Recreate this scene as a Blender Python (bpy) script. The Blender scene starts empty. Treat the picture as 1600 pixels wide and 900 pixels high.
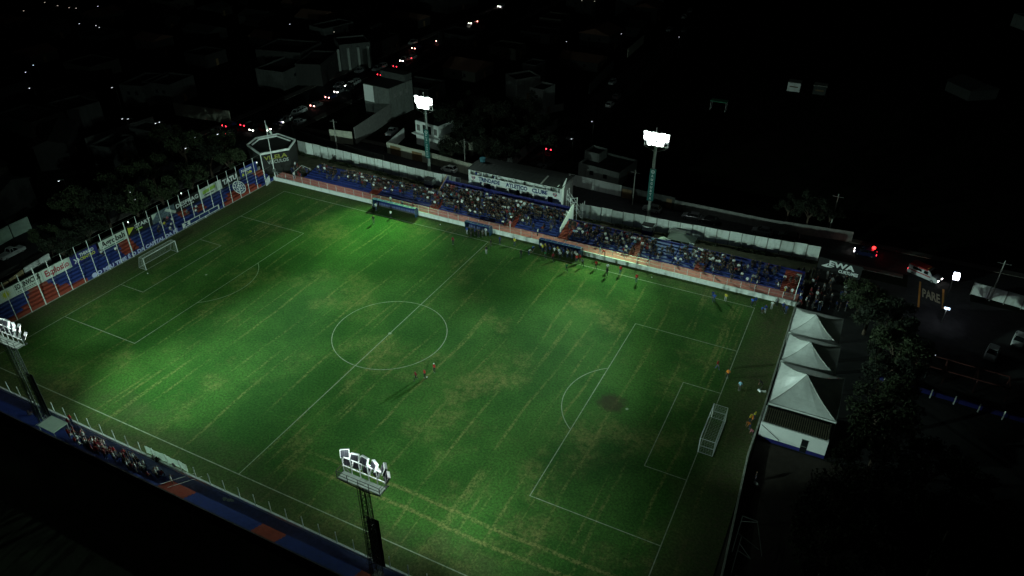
import bpy, bmesh, math, random
from math import sin, cos, pi, radians
from mathutils import Vector, Matrix, Euler
import numpy as np
random.seed(7)
S = bpy.context.scene
COL = S.collection

# ---------------------------------------------------------------- camera
CAM = Vector((60.114, -76.572, 70.351)); YAW, PIT, FPX = -0.463, 0.574, 1151.8
FW = Vector((sin(YAW)*cos(PIT), cos(YAW)*cos(PIT), -sin(PIT)))
RT = Vector((cos(YAW), -sin(YAW), 0)); UP = RT.cross(FW)
cd = bpy.data.cameras.new('camera'); cam = bpy.data.objects.new('camera', cd); COL.objects.link(cam)
cd.sensor_width = 36; cd.lens = FPX/1600*36; cd.clip_start = 1; cd.clip_end = 3000
M = Matrix((RT, UP, -FW)).transposed().to_4x4(); M.translation = CAM; cam.matrix_world = M
S.camera = cam

# ---------------------------------------------------------------- sky, faint fill sun, exposure
w = bpy.data.worlds.new('World'); S.world = w; w.use_nodes = True
nt = w.node_tree; bg = nt.nodes['Background']
sky = nt.nodes.new('ShaderNodeTexSky'); sky.sky_type = 'NISHITA'; sky.sun_disc = False
sky.sun_elevation = radians(-7); sky.sun_rotation = radians(200)
nt.links.new(sky.outputs[0], bg.inputs[0]); bg.inputs[1].default_value = 0.05
sl = bpy.data.lights.new('town_fill', 'SUN'); sl.energy = 0.004; sl.angle = radians(0.5); sl.color = (.8, .95, 1)  # faint sun added to stand in for town glow on the far walls
so = bpy.data.objects.new('town_fill', sl); COL.objects.link(so); so.rotation_euler = (radians(40), 0, radians(20))
S.view_settings.view_transform = 'Standard'; S.view_settings.look = 'None'; S.view_settings.exposure = 0; S.view_settings.gamma = 1

def at(u, v, z=0.0):
    """point of the place seen at photograph position (u, v), at height z"""
    d = FW + RT*((u-800)/FPX) - UP*((v-450)/FPX)
    return CAM + d*((z-CAM.z)/d.z)
def on(u, v, ax, val):
    d = FW + RT*((u-800)/FPX) - UP*((v-450)/FPX)
    return CAM + d*((val-CAM[ax])/d[ax])

# ---------------------------------------------------------------- materials
MATS = {}
def mat(name, col, rough=.75, metal=0., var=.25, scale=1.5, bump=0., detail=6, objcol=False, rnd=0., spec=.4, stain=0., stain_col=(.05,.05,.04)):
    if name in MATS: return MATS[name]
    m = bpy.data.materials.new(name); m.use_nodes = True; t = m.node_tree; N = t.nodes; L = t.links
    b = N['Principled BSDF']; b.inputs['Roughness'].default_value = rough; b.inputs['Metallic'].default_value = metal
    b.inputs['Specular IOR Level'].default_value = spec
    g = N.new('ShaderNodeNewGeometry')
    n = N.new('ShaderNodeTexNoise'); n.inputs['Scale'].default_value = scale; n.inputs['Detail'].default_value = detail; n.inputs['Roughness'].default_value = .65
    L.new(g.outputs['Position'], n.inputs['Vector'])
    r = N.new('ShaderNodeMapRange'); r.inputs[1].default_value = .25; r.inputs[2].default_value = .75
    r.inputs[3].default_value = 1-var; r.inputs[4].default_value = 1+var
    L.new(n.outputs[0], r.inputs[0])
    mx = N.new('ShaderNodeMix'); mx.data_type = 'RGBA'; mx.blend_type = 'MULTIPLY'; mx.inputs[0].default_value = 1
    if objcol:
        oi = N.new('ShaderNodeObjectInfo'); L.new(oi.outputs['Color'], mx.inputs[6])
    else: mx.inputs[6].default_value = (*col, 1)
    L.new(r.outputs[0], mx.inputs[7]); out = mx.outputs[2]
    if rnd:   # each piece slightly different from its neighbours
        oi = N.new('ShaderNodeObjectInfo'); rr_ = N.new('ShaderNodeMapRange'); rr_.inputs[3].default_value = 1-rnd; rr_.inputs[4].default_value = 1+rnd*.3; L.new(oi.outputs['Random'], rr_.inputs[0])
        m4 = N.new('ShaderNodeMix'); m4.data_type = 'RGBA'; m4.blend_type = 'MULTIPLY'; m4.inputs[0].default_value = 1; L.new(out, m4.inputs[6]); L.new(rr_.outputs[0], m4.inputs[7]); out = m4.outputs[2]
    if stain:
        mp = N.new('ShaderNodeMapping'); mp.inputs['Scale'].default_value = (2.2, 2.2, .35); L.new(g.outputs['Position'], mp.inputs[0])
        n2 = N.new('ShaderNodeTexNoise'); n2.inputs['Scale'].default_value = .8; n2.inputs['Detail'].default_value = 8; L.new(mp.outputs[0], n2.inputs['Vector'])
        r2 = N.new('ShaderNodeMapRange'); r2.inputs[1].default_value = .5; r2.inputs[2].default_value = .75; r2.inputs[3].default_value = 0; r2.inputs[4].default_value = stain
        L.new(n2.outputs[0], r2.inputs[0])
        m2 = N.new('ShaderNodeMix'); m2.data_type = 'RGBA'; L.new(r2.outputs[0], m2.inputs[0]); L.new(out, m2.inputs[6]); m2.inputs[7].default_value = (*stain_col, 1); out = m2.outputs[2]
    L.new(out, b.inputs['Base Color'])
    if bump:
        bp = N.new('ShaderNodeBump'); bp.inputs['Strength'].default_value = bump; bp.inputs['Distance'].default_value = .03
        n3 = N.new('ShaderNodeTexNoise'); n3.inputs['Scale'].default_value = scale*8; L.new(g.outputs['Position'], n3.inputs['Vector'])
        L.new(n3.outputs[0], bp.inputs['Height']); L.new(bp.outputs[0], b.inputs['Normal'])
    MATS[name] = m; return m
def emis(name, col, strength, sample=False):
    if name in MATS: return MATS[name]
    m = bpy.data.materials.new(name); m.use_nodes = True; b = m.node_tree.nodes['Principled BSDF']
    b.inputs['Base Color'].default_value = (*[min(c, .8) for c in col], 1); b.inputs['Emission Color'].default_value = (*col, 1); b.inputs['Emission Strength'].default_value = strength
    if not sample: m.cycles.emission_sampling = 'NONE'
    MATS[name] = m; return m

white = mat('white_paint', (.78,.81,.78), .7, var=.1, stain=.3, stain_col=(.25,.25,.2))
precast = mat('weathered_white_concrete', (.76,.8,.76), .85, var=.12, stain=.45, stain_col=(.25,.27,.2), bump=.2, rnd=.22)
joint = mat('bare_joint_concrete', (.3,.31,.28), .9, var=.3)
cleanwhite = mat('clean_white', (.78,.8,.78), .5, var=.05)
blue = mat('blue_paint', (.022,.04,.2), .6, var=.28, scale=2.5, stain=.35, stain_col=(.04,.05,.12))
deepblue = mat('deep_blue_paint', (.02,.022,.16), .6, var=.2)
red = mat('red_paint', (.3,.05,.03), .65, var=.25, scale=2.5, stain=.3, stain_col=(.12,.05,.05))
pink = mat('pink_floor_paint', (.68,.23,.19), .8, var=.18, scale=3, stain=.4, stain_col=(.2,.12,.1))
greyblue = mat('worn_blue_floor', (.09,.11,.24), .8, var=.3, scale=2, stain=.4, stain_col=(.07,.08,.08))
steel = mat('galvanised_steel', (.5,.53,.5), .45, .5, var=.15)
darksteel = mat('dark_steel', (.05,.055,.05), .5, .6, var=.3)
greysteel = mat('grey_steel', (.17,.19,.17), .5, .4, var=.3)
concrete = mat('raw_concrete', (.3,.3,.27), .9, var=.25, stain=.4)
darkwall = mat('grey_render_wall', (.16,.16,.15), .9, var=.3)
offwhite = mat('cream_wall', (.45,.45,.36), .85, var=.2, stain=.3)
brown = mat('brown_gate', (.16,.1,.05), .7, var=.3)
dirt = mat('bare_dirt', (.09,.075,.045), .95, var=.45, scale=.7, bump=.5)
asphalt = mat('asphalt', (.03,.03,.032), .9, var=.4, scale=1, bump=.3, spec=.15)
soil = mat('dark_ground', (.012,.014,.009), 1, var=.5, scale=.25, bump=.4, spec=.02)
roof_dark = mat('dark_fibre_roof', (.018,.019,.017), .9, var=.4, scale=.8)
roof_tile = mat('clay_roof', (.12,.06,.04), .9, var=.3)
glass = mat('dark_glass', (.012,.014,.016), .12, 0, var=.05, spec=.6)
tentm = mat('white_pvc_canvas', (.82,.85,.82), .3, var=.14, scale=.8, stain=.2, stain_col=(.35,.38,.34))
teal = mat('teal_banner', (.01,.12,.11), .5, var=.1)
black = mat('black_fabric', (.012,.012,.012), .8, var=.2)
yellow = mat('yellow_print', (.6,.6,.05), .6, var=.1)
limegreen = mat('lime_print', (.35,.55,.1), .6, var=.1)
bannerw = mat('white_banner', (.62,.68,.62), .6, var=.12, stain=.25, stain_col=(.35,.38,.35))
letterblack = mat('black_lettering', (.02,.02,.02), .7, var=.1)
letterblue = mat('blue_lettering', (.012,.03,.13), .7, var=.1)
letterwhite = mat('white_lettering', (.72,.74,.74), .7, var=.08)
letterred = mat('red_lettering', (.4,.04,.06), .7, var=.1)
rubber = mat('tyre_rubber', (.015,.015,.015), .8, var=.2)
bark = mat('bark', (.07,.05,.035), .95, var=.4, scale=6)
leafm = mat('foliage', (.035,.05,.02), .8, var=.5, scale=1.2)
leafd = mat('unlit_foliage', (.012,.018,.008), .8, var=.5, scale=1.2)  # foliage copy darkened in colour to stand in for missing light
skin = mat('skin', (.2,.1,.06), .6, var=.15)
hairm = mat('hair', (.015,.011,.009), .7, var=.3)
shoem = mat('shoes', (.25,.25,.25), .6, var=.4, scale=.2, detail=0)
orange = mat('orange_paint', (.5,.22,.04), .7, var=.2)
clothm = mat('thin_white_cloth', (.75,.8,.75), .8, var=.15, scale=1.5)
_t = clothm.node_tree; _b = _t.nodes['Principled BSDF']; _tr = _t.nodes.new('ShaderNodeBsdfTranslucent'); _tr.inputs[0].default_value = (.7,.75,.7,1); _mx = _t.nodes.new('ShaderNodeMixShader'); _mx.inputs[0].default_value = .5
_t.links.new(_b.outputs[0], _mx.inputs[1]); _t.links.new(_tr.outputs[0], _mx.inputs[2]); _t.links.new(_mx.outputs[0], _t.nodes['Material Output'].inputs[0])
netm = mat('white_net_cord', (.6,.65,.6), .8, var=.05)
lensm = emis('floodlight_glow', (.93,1,.96), 10)
# clothing: the shirt takes the object colour, trousers a random tint per person
shirt = mat('shirt_cloth', (1,1,1), .85, var=.12, objcol=True, scale=5)
def trousers():
    m = bpy.data.materials.new('trouser_cloth'); m.use_nodes = True; t = m.node_tree; b = t.nodes['Principled BSDF']; b.inputs['Roughness'].default_value = .9
    oi = t.nodes.new('ShaderNodeObjectInfo'); r = t.nodes.new('ShaderNodeValToRGB'); t.links.new(oi.outputs['Random'], r.inputs[0]); t.links.new(r.outputs[0], b.inputs['Base Color'])
    r.color_ramp.interpolation = 'CONSTANT'; e = r.color_ramp.elements; e[0].color = (.02,.02,.025,1); e[1].position = .35; e[1].color = (.03,.045,.1,1)
    for p, c in ((.6,(.09,.08,.07,1)),(.75,(.015,.015,.015,1)),(.9,(.4,.4,.4,1))):
        x = e.new(p); x.color = c
    return m
trouser = trousers()

# ---------------------------------------------------------------- helpers
def tag(o, label=None, cat=None, group=None, kind=None):
    if label: o['label'] = label
    if cat: o['category'] = cat
    if group: o['group'] = group
    if kind: o['kind'] = kind
    return o
def empty(name, loc=(0,0,0), rz=0., label=None, cat=None, group=None):
    o = bpy.data.objects.new(name, None); COL.objects.link(o); o.location = loc; o.rotation_euler = (0,0,rz); o.empty_display_size = .3
    return tag(o, label, cat, group)
class MB:
    def __init__(s): s.v = []; s.f = []; s.m = []
    def add(s, vs, fs, mi=0):
        n = len(s.v); s.v += [tuple(v) for v in vs]; s.f += [tuple(n+i for i in f) for f in fs]; s.m += [mi]*len(fs); return s
    def box(s, x0, x1, y0, y1, z0, z1, mi=0, R=None):
        vs = [Vector((x,y,z)) for z in (z0,z1) for y in (y0,y1) for x in (x0,x1)]
        if R is not None: vs = [R @ v for v in vs]
        return s.add(vs, [(0,2,3,1),(4,5,7,6),(0,1,5,4),(2,6,7,3),(0,4,6,2),(1,3,7,5)], mi)
    def bar(s, a, b, w=.05, h=None, mi=0):
        a = Vector(a); b = Vector(b); h = h or w; d = (b-a); L = d.length
        q = d.to_track_quat('Z', 'Y').to_matrix().to_4x4(); q.translation = a
        return s.box(-w/2, w/2, -h/2, h/2, 0, L, mi, q)
    def cyl(s, a, b, r0, r1=None, n=8, mi=0, cap=True):
        a = Vector(a); b = Vector(b); r1 = r0 if r1 is None else r1; d = b-a
        q = d.to_track_quat('Z', 'Y').to_matrix()
        vs = [a+q@Vector((r0*cos(2*pi*i/n), r0*sin(2*pi*i/n), 0)) for i in range(n)]+[b+q@Vector((r1*cos(2*pi*i/n), r1*sin(2*pi*i/n), 0)) for i in range(n)]
        fs = [(i,(i+1)%n,n+(i+1)%n,n+i) for i in range(n)]
        if cap: fs += [tuple(range(n-1,-1,-1)), tuple(range(n,2*n))]
        return s.add(vs, fs, mi)
    def prism(s, poly, axis, a0, a1, mi=0):
        """poly in the two other axes, extruded along axis 0/1/2"""
        n = len(poly); vs = []
        for a in (a0, a1):
            for p in poly:
                c = list(p); c.insert(axis, a); vs.append(c)
        fs = [(i,(i+1)%n,n+(i+1)%n,n+i) for i in range(n)]+[tuple(range(n-1,-1,-1)), tuple(range(n,2*n))]
        return s.add(vs, fs, mi)
    def quad(s, *p, mi=0): return s.add(p, [tuple(range(len(p)))], mi)
    def mesh(s, name, mats):
        me = bpy.data.meshes.new(name); me.from_pydata(s.v, [], s.f)
        for m in (mats if isinstance(mats, (list, tuple)) else [mats]): me.materials.append(m)
        if any(s.m): me.polygons.foreach_set('material_index', s.m)
        bm = bmesh.new(); bm.from_mesh(me); bmesh.ops.recalc_face_normals(bm, faces=bm.faces); bm.to_mesh(me); bm.free()
        return me
    def build(s, name, mats, parent=None, loc=None):
        return link(name, s.mesh(name, mats), parent, loc)
def link(name, me, parent=None, loc=None, rz=None):
    o = bpy.data.objects.new(name, me); COL.objects.link(o)
    if parent: o.parent = parent
    if loc is not None: o.location = loc
    if rz is not None: o.rotation_euler = (0,0,rz)
    return o
KIDS = {}
def copy_tree(o, parent=None):
    c = o.copy(); COL.objects.link(c)
    if parent: c.parent = parent
    for ch in list(o.children): copy_tree(ch, c)
    return c
def structure(o): o['kind'] = 'structure'; return o
TXT = {}
def text(s, origin, xd, yd, height, m, parent, width=None, name='lettering', align='LEFT', bold=.02, thick=.01):
    """flat lettering: baseline start at origin, xd reading direction, yd up direction"""
    key = (s, align, bold)
    if key not in TXT:
        c = bpy.data.curves.new('lettering', 'FONT'); c.body = s; c.size = 1; c.offset = bold; c.align_x = align; c.extrude = .5; c.resolution_u = 2
        o = bpy.data.objects.new('tmp_text', c); COL.objects.link(o); bpy.context.view_layer.update()
        me = bpy.data.meshes.new_from_object(o); bpy.data.objects.remove(o); me.materials.clear()
        TXT[key] = me
    me = TXT[key].copy(); me.materials.append(m)
    co = np.array([v.co[:] for v in me.vertices]); h = co[:,1].max()-0; wd = co[:,0].max()-co[:,0].min()
    cap = .72
    sx = (width/wd) if width else height/cap
    xd = Vector(xd).normalized(); yd = Vector(yd).normalized(); zd = xd.cross(yd)
    A = np.array([xd*sx, yd*(height/cap), zd*thick]); co[:,0] -= co[:,0].min() if align == 'LEFT' else 0; co[:,2] += .5
    me.vertices.foreach_set('co', (co@A).ravel()); me.update()
    o = link(name, me, parent); o.location = origin
    return o
# ================================================================ GROUND, PITCH, ROADS
def sheet(name, x0, x1, y0, y1, z, m, nx=1, ny=1):
    b = MB()
    for i in range(nx):
        for j in range(ny):
            xa = x0+(x1-x0)*i/nx; xb = x0+(x1-x0)*(i+1)/nx; ya = y0+(y1-y0)*j/ny; yb = y0+(y1-y0)*(j+1)/ny
            b.quad((xa,ya,z),(xb,ya,z),(xb,yb,z),(xa,yb,z))
    return structure(b.build(name, m))
sheet('ground', -1500, 1500, -1500, 1500, 0, soil)
def grass_mat():
    m = bpy.data.materials.new('pitch_grass'); m.use_nodes = True; t = m.node_tree; N = t.nodes; L = t.links; b = N['Principled BSDF']
    b.inputs['Roughness'].default_value = .9; b.inputs['Specular IOR Level'].default_value = .15
    g = N.new('ShaderNodeNewGeometry')
    def noise(sc, det=5, rough=.6, mp=None, dist=0):
        n = N.new('ShaderNodeTexNoise'); n.inputs['Scale'].default_value = sc; n.inputs['Detail'].default_value = det; n.inputs['Roughness'].default_value = rough; n.inputs['Distortion'].default_value = dist
        if mp:
            q = N.new('ShaderNodeMapping'); q.inputs['Scale'].default_value = mp; L.new(g.outputs['Position'], q.inputs[0]); L.new(q.outputs[0], n.inputs['Vector'])
        else: L.new(g.outputs['Position'], n.inputs['Vector'])
        return n.outputs[0]
    def rng(x, a, b_, c=0., d=1.):
        r = N.new('ShaderNodeMapRange'); r.interpolation_type = 'SMOOTHSTEP'
        for i, vv in ((1,a),(2,b_),(3,c),(4,d)): r.inputs[i].default_value = vv
        L.new(x, r.inputs[0]); return r.outputs[0]
    def mth(op, a, b_):
        q = N.new('ShaderNodeMath'); q.operation = op
        for i, vv in enumerate((a, b_)):
            if isinstance(vv, (int, float)): q.inputs[i].default_value = vv
            else: L.new(vv, q.inputs[i])
        return q.outputs[0]
    def mix(f, a, c):
        q = N.new('ShaderNodeMix'); q.data_type = 'RGBA'
        if isinstance(f, float): q.inputs[0].default_value = f
        else: L.new(f, q.inputs[0])
        for i, vv in ((6,a),(7,c)):
            if isinstance(vv, tuple): q.inputs[i].default_value = (*vv, 1)
            else: L.new(vv, q.inputs[i])
        return q.outputs[2]
    G1, G2, DRY, BARE = (.03,.096,.015), (.055,.138,.024), (.24,.215,.075), (.075,.066,.036)
    col = mix(rng(noise(.09, 6, .6), .38, .62), G1, G2)
    fine = rng(noise(3.2, 8, .8), .3, .7, .5, 1.5)
    # straight worn strips, each mower pass, along the goal-line direction
    sp = N.new('ShaderNodeSeparateXYZ'); L.new(g.outputs['Position'], sp.inputs[0])
    wob = mth('MULTIPLY', mth('SUBTRACT', noise(.025, 3, .5), .5), 5)
    xw = mth('ADD', sp.outputs[0], wob)
    fr = mth('ABSOLUTE', mth('SUBTRACT', mth('FRACT', mth('DIVIDE', mth('ADD', xw, 200), 5.35), 0), .5), 0)
    line = rng(fr, .012, .06, .8, 0)
    line2 = rng(noise(.75, 2, .5, (1,.022,1)), .61, .67, 0, .7)
    patch = rng(noise(.11, 6, .7, (1,.7,1)), .4, .57)
    speck = rng(noise(1.6, 7, .75), .36, .62)
    both = mth('MAXIMUM', line, line2)
    col = mix(mth('MULTIPLY', mth('MULTIPLY', both, patch), mth('MULTIPLY', speck, .85)), col, DRY)
    # vehicle tracks parallel to the near touchline
    yw = mth('ADD', sp.outputs[1], mth('MULTIPLY', mth('SUBTRACT', noise(.04, 2, .5), .5), 2.5))
    tr = mth('MAXIMUM', rng(mth('ABSOLUTE', mth('ADD', yw, 26.3), 0), .12, .4, 1, 0), rng(mth('ABSOLUTE', mth('ADD', yw, 28.6), 0), .12, .4, 1, 0))
    col = mix(mth('MULTIPLY', mth('MULTIPLY', tr, rng(sp.outputs[0], 2, 12)), mth('MULTIPLY', speck, .8)), col, DRY)
    # irregular dry patches
    blot = mth('MULTIPLY', rng(noise(.075, 7, .66), .5, .68), rng(noise(.9, 7, .72), .32, .68))
    col = mix(mth('MULTIPLY', blot, .85), col, DRY)
    # worn margins beyond and just inside the lines
    ex = mth('SUBTRACT', mth('ABSOLUTE', sp.outputs[0], 0), 48.5); ey = mth('SUBTRACT', mth('ABSOLUTE', sp.outputs[1], 0), 31.0)
    ey2 = mth('ADD', mth('SUBTRACT', mth('MULTIPLY', sp.outputs[1], -1), 28.0), 0)
    edge = mth('MAXIMUM', mth('MAXIMUM', ex, mth('MULTIPLY', ey, .8)), mth('MULTIPLY', ey2, .72))
    en = mth('ADD', edge, mth('MULTIPLY', mth('SUBTRACT', noise(.22, 6, .65), .5), 11))
    col = mix(mth('MULTIPLY', rng(en, .0, 4.5), .6), col, (.075,.088,.034))
    col = mix(mth('MULTIPLY', mth('MULTIPLY', rng(en, 3.5, 7.5), speck), .8), col, BARE)
    # goal-mouth and centre wear
    mx = N.new('ShaderNodeMix'); mx.data_type = 'RGBA'; mx.blend_type = 'MULTIPLY'; mx.inputs[0].default_value = 1; L.new(col, mx.inputs[6]); L.new(fine, mx.inputs[7])
    mp = N.new('ShaderNodeMix'); mp.data_type = 'RGBA'; 
    vd = N.new('ShaderNodeVectorMath'); vd.operation = 'DISTANCE'; vd.inputs[1].default_value = (37.5,.2,0); L.new(g.outputs['Position'], vd.inputs[0])
    dn = mth('ADD', vd.outputs['Value'], mth('MULTIPLY', noise(.7, 5, .6), 3))
    L.new(rng(dn, 2.6, 4.0, .7, 0), mp.inputs[0]); L.new(mx.outputs[2], mp.inputs[6]); mp.inputs[7].default_value = (.05,.025,.02,1)
    L.new(mp.outputs[2], b.inputs['Base Color'])
    bp = N.new('ShaderNodeBump'); bp.inputs['Strength'].default_value = .6; bp.inputs['Distance'].default_value = .06
    L.new(noise(6, 4, .8), bp.inputs['Height']); L.new(bp.outputs[0], b.inputs['Normal'])
    return m
sheet('pitch', -57, 57.2, -36.6, 37.2, .02, grass_mat(), 4, 4)
line_m = mat('white_line_chalk', (.33,.36,.26), .9, var=.5, scale=2.2, stain=.5, stain_col=(.1,.2,.08))
LX, LY = 50.9, 33.45
def marking(name='pitch_line'):
    return MB()
def seg(b, x0, y0, x1, y1, wd=.12, z=.03):
    d = Vector((x1-x0, y1-y0, 0)).normalized(); n = Vector((-d.y, d.x, 0))*wd/2; a = Vector((x0,y0,z)); c = Vector((x1,y1,z))
    k = max(1, int((c-a).length/4)); 
    for i in range(k):
        p = a+(c-a)*i/k; q = a+(c-a)*(i+1)/k; b.quad(p-n, q-n, q+n, p+n)
def arc(b, cx, cy, r, a0, a1, wd=.12, z=.03, n=48):
    for i in range(n):
        t0 = a0+(a1-a0)*i/n; t1 = a0+(a1-a0)*(i+1)/n
        f = lambda t, rr: (cx+rr*cos(t), cy+rr*sin(t), z)
        b.quad(f(t0,r-wd/2), f(t1,r-wd/2), f(t1,r+wd/2), f(t0,r+wd/2))
def mark(fn):
    b = MB(); fn(b); structure(b.build('pitch_marking', line_m))
for s in (-1, 1):
    mark(lambda b: seg(b, -LX, s*LY, LX, s*LY, 0.12 if s > 0 else .14)); mark(lambda b: seg(b, s*LX, -LY, s*LX, LY, z=.034))
    def pen(b):
        seg(b, s*LX, -20.16, s*(LX-16.5), -20.16); seg(b, s*LX, 20.16, s*(LX-16.5), 20.16); seg(b, s*(LX-16.5), -20.23, s*(LX-16.5), 20.23, z=.036)
    mark(pen)
    def ga(b):
        seg(b, s*LX, -9.16, s*(LX-5.5), -9.16); seg(b, s*LX, 9.16, s*(LX-5.5), 9.16); seg(b, s*(LX-5.5), -9.2, s*(LX-5.5), 9.2, z=.036)
    mark(ga)
    th = math.acos(5.5/9.15)
    mark(lambda b: arc(b, s*(LX-11), 0, 9.15, (0 if s < 0 else pi)-th, (0 if s < 0 else pi)+th))
    mark(lambda b: arc(b, s*(LX-11), 0, .12, 0, 2*pi, .2, n=10))
mark(lambda b: seg(b, 0, -LY, 0, LY, z=.034)); mark(lambda b: arc(b, 0, 0, 9.15, 0, 2*pi, n=96)); mark(lambda b: arc(b, 0, 0, .15, 0, 2*pi, .25, n=10))

dirtg = mat('dry_grass_dirt', (.06,.06,.032), .95, var=.5, scale=.6, bump=.5)
sheet('dirt_strip', -66, 58.5, 37.3, 57, .02, dirtg, 3, 1)
sheet('yard_ground', 57.4, 75, -45, 2.0, .02, mat('yard_dirt', (.035,.027,.02), .95, var=.4, scale=.8, bump=.4), 1, 2)
sheet('car_park_ground', 57.4, 130, 2.1, 52, .016, mat('car_park', (.02,.02,.02), .95, var=.4, scale=.5))
# roads, pavements, kerbs
def road(name, x0, x1, y0, y1, kerbs=True):
    sheet(name, x0, x1, y0, y1, .03, asphalt, 3, 3)
road('avenue_road', -92, -75.5, 48, 420); road('back_street', -86, -74, -160, 47.9); road('side_street', -75.3, 130, 56.4, 64.2)
road('cross_street', -13.5, -4, 64.3, 420); road('junction_street', 73.6, 83.5, 36, 56.3)
for nm, (x0,x1,y0,y1) in (('pavement',(-75.2,-14,64.6,66.4)),('pavement',(-3.5,130,64.6,66.2)),('pavement',(-75.2,72.8,54.9,56.1)),('pavement',(-94.5,-92.3,48,420)),('pavement',(-75.2,-73,66.6,420)),('pavement',(-73.7,-71.8,-100,40))):
    structure(MB().box(x0,x1,y0,y1,.004,.15).build(nm, mat('kerb_concrete', (.11,.1,.09), .9, var=.3)))
for j in range(18):
    structure(MB().box(-83.9,-83.7, 70+j*9, 74+j*9, .03,.036).build('lane_marking', line_m))
# PARE painted on the junction, with orange edge stripes
pare = structure(bpy.data.objects.new('road_marking', None)); COL.objects.link(pare)
p0 = at(1441, 463, .04); p1 = at(1469, 474, .04); xd = (p1-p0)
yd_ = at(1441,450,.04)-p0
text('PARE', p0, xd, yd_, yd_.length, mat('worn_road_paint', (.4,.36,.26), .9, var=.6, scale=3), pare, width=xd.length, thick=.006, bold=.03)
for (ua,va,ub,vb) in ((1438,440,1435,480),(1474,452,1473,482)):
    a = at(ua,va,.05); c = at(ub,vb,.05); structure(MB().bar(a, c, .3, .02).build('kerb_stripe', orange))

# ================================================================ GOALS
def goal(x, s, label):
    g = empty('football_goal', (x,0,0), 0, label, 'goal')
    r = .06; W2 = 3.66; H = 2.44; D = 1.9*s
    for q in (-1, 1): MB().cyl((0,q*W2,0),(0,q*W2,H),r,n=10).build('post', cleanwhite, g)
    MB().cyl((0,-W2-r,H),(0,W2+r,H),r,n=10).build('crossbar', cleanwhite, g)
    b = MB()
    top = 1.9*s if s > 0 else 1.0*s
    for q in (-1, 1):
        b.cyl((0,q*W2,H),(top,q*W2,H),.04,n=6); b.cyl((top,q*W2,H),(D,q*W2,0),.04,n=6); b.cyl((0,q*W2,.03),(D,q*W2,.03),.04,n=6)
    b.cyl((D,-W2,.03),(D,W2,.03),.045,n=6); b.cyl((top,-W2,H),(top,W2,H),.04,n=6)
    if s > 0: b.cyl((0,-W2,1.2),(top,-W2,1.2),.03,n=6); b.cyl((0,W2,1.2),(top,W2,1.2),.03,n=6)
    b.build('net_frame', steel, g)
    n = MB(); st = .3; tw = .0065
    pr = [(0,H),(top,H),(D,0)]
    def prof(t):
        L1 = abs(top); L2 = math.hypot(D-top, H); T = t*(L1+L2)
        if T < L1: return (s*T, H)
        f = (T-L1)/L2; return (top+(D-top)*f, H*(1-f))
    def strand(a, c): n.bar(a, c, tw, tw)
    Y = int(2*W2/st)
    for i in range(Y+1):
        y = -W2+2*W2*i/Y; strand((0,y,H),(top,y,H)); strand((top,y,H),(D,y,0))
    for k in range(1, 14):
        x_, z_ = prof(k/14); strand((x_,-W2,z_),(x_,W2,z_))
    for q in (-1, 1):
        for k in range(1, 9):
            z = H*k/9; xe = top+(D-top)*(1-z/H); strand((0,q*W2,z),(xe,q*W2,z))
        for k in range(1, 6):
            xx = top*k/6; strand((xx,q*W2,0),(xx,q*W2,H))
    n.build('net', netm, g)
    return g
goal(-LX, -1, 'white football goal in front of the painted left terrace')
goal(LX, 1, 'white box shaped football goal on the darker right goal line near the tents')

# ================================================================ FLOODLIGHT TOWERS (with their own lamps)
hous = mat('floodlight_housing', (.035,.035,.045), .5, .3, var=.2); brk = mat('white_bracket', (.75,.77,.77), .5, var=.05)
def spot(parent, loc, tgt, power, size, blend=1., col=(.86,1,.9), r=.3):
    l = bpy.data.lights.new('flood_beam', 'SPOT'); l.energy = power; l.spot_size = radians(size); l.spot_blend = blend; l.color = col; l.shadow_soft_size = r
    o = bpy.data.objects.new('flood_beam', l); COL.objects.link(o); o.parent = parent
    o.location = loc; d = Vector(tgt)-Vector(loc); o.rotation_euler = d.to_track_quat('-Z','Y').to_euler(); return o
def flood_mesh():
    b = MB()   # faces +Y, pivot at the back centre
    b.prism([(-.12,-.34),(-.12,.34),(.12,.4),(.12,-.4)], 0, -.4, .4, 0)
    for i in range(5): b.box(-.36+i*.17,-.33+i*.17,-.2,-.121,-.3,.3,0)
    b.box(-.43,.43,.121,.16,.385,.43,1); b.box(-.43,.43,.121,.16,-.43,-.385,1); b.box(-.45,-.405,-.1,.16,-.43,.43,1); b.box(.405,.45,-.1,.16,-.43,.43,1)
    b.box(-.43,.43,-.16,.16,.431,.46,1)
    return b.mesh('floodlight', [hous, brk])
FM = flood_mesh()
_l = MB(); _l.prism([(.34*cos(pi/8+i*pi/4)*1.08,.34*sin(pi/8+i*pi/4)*1.08) for i in range(8)],1,.122,.17); FL = _l.mesh('lens', lensm)
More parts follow.
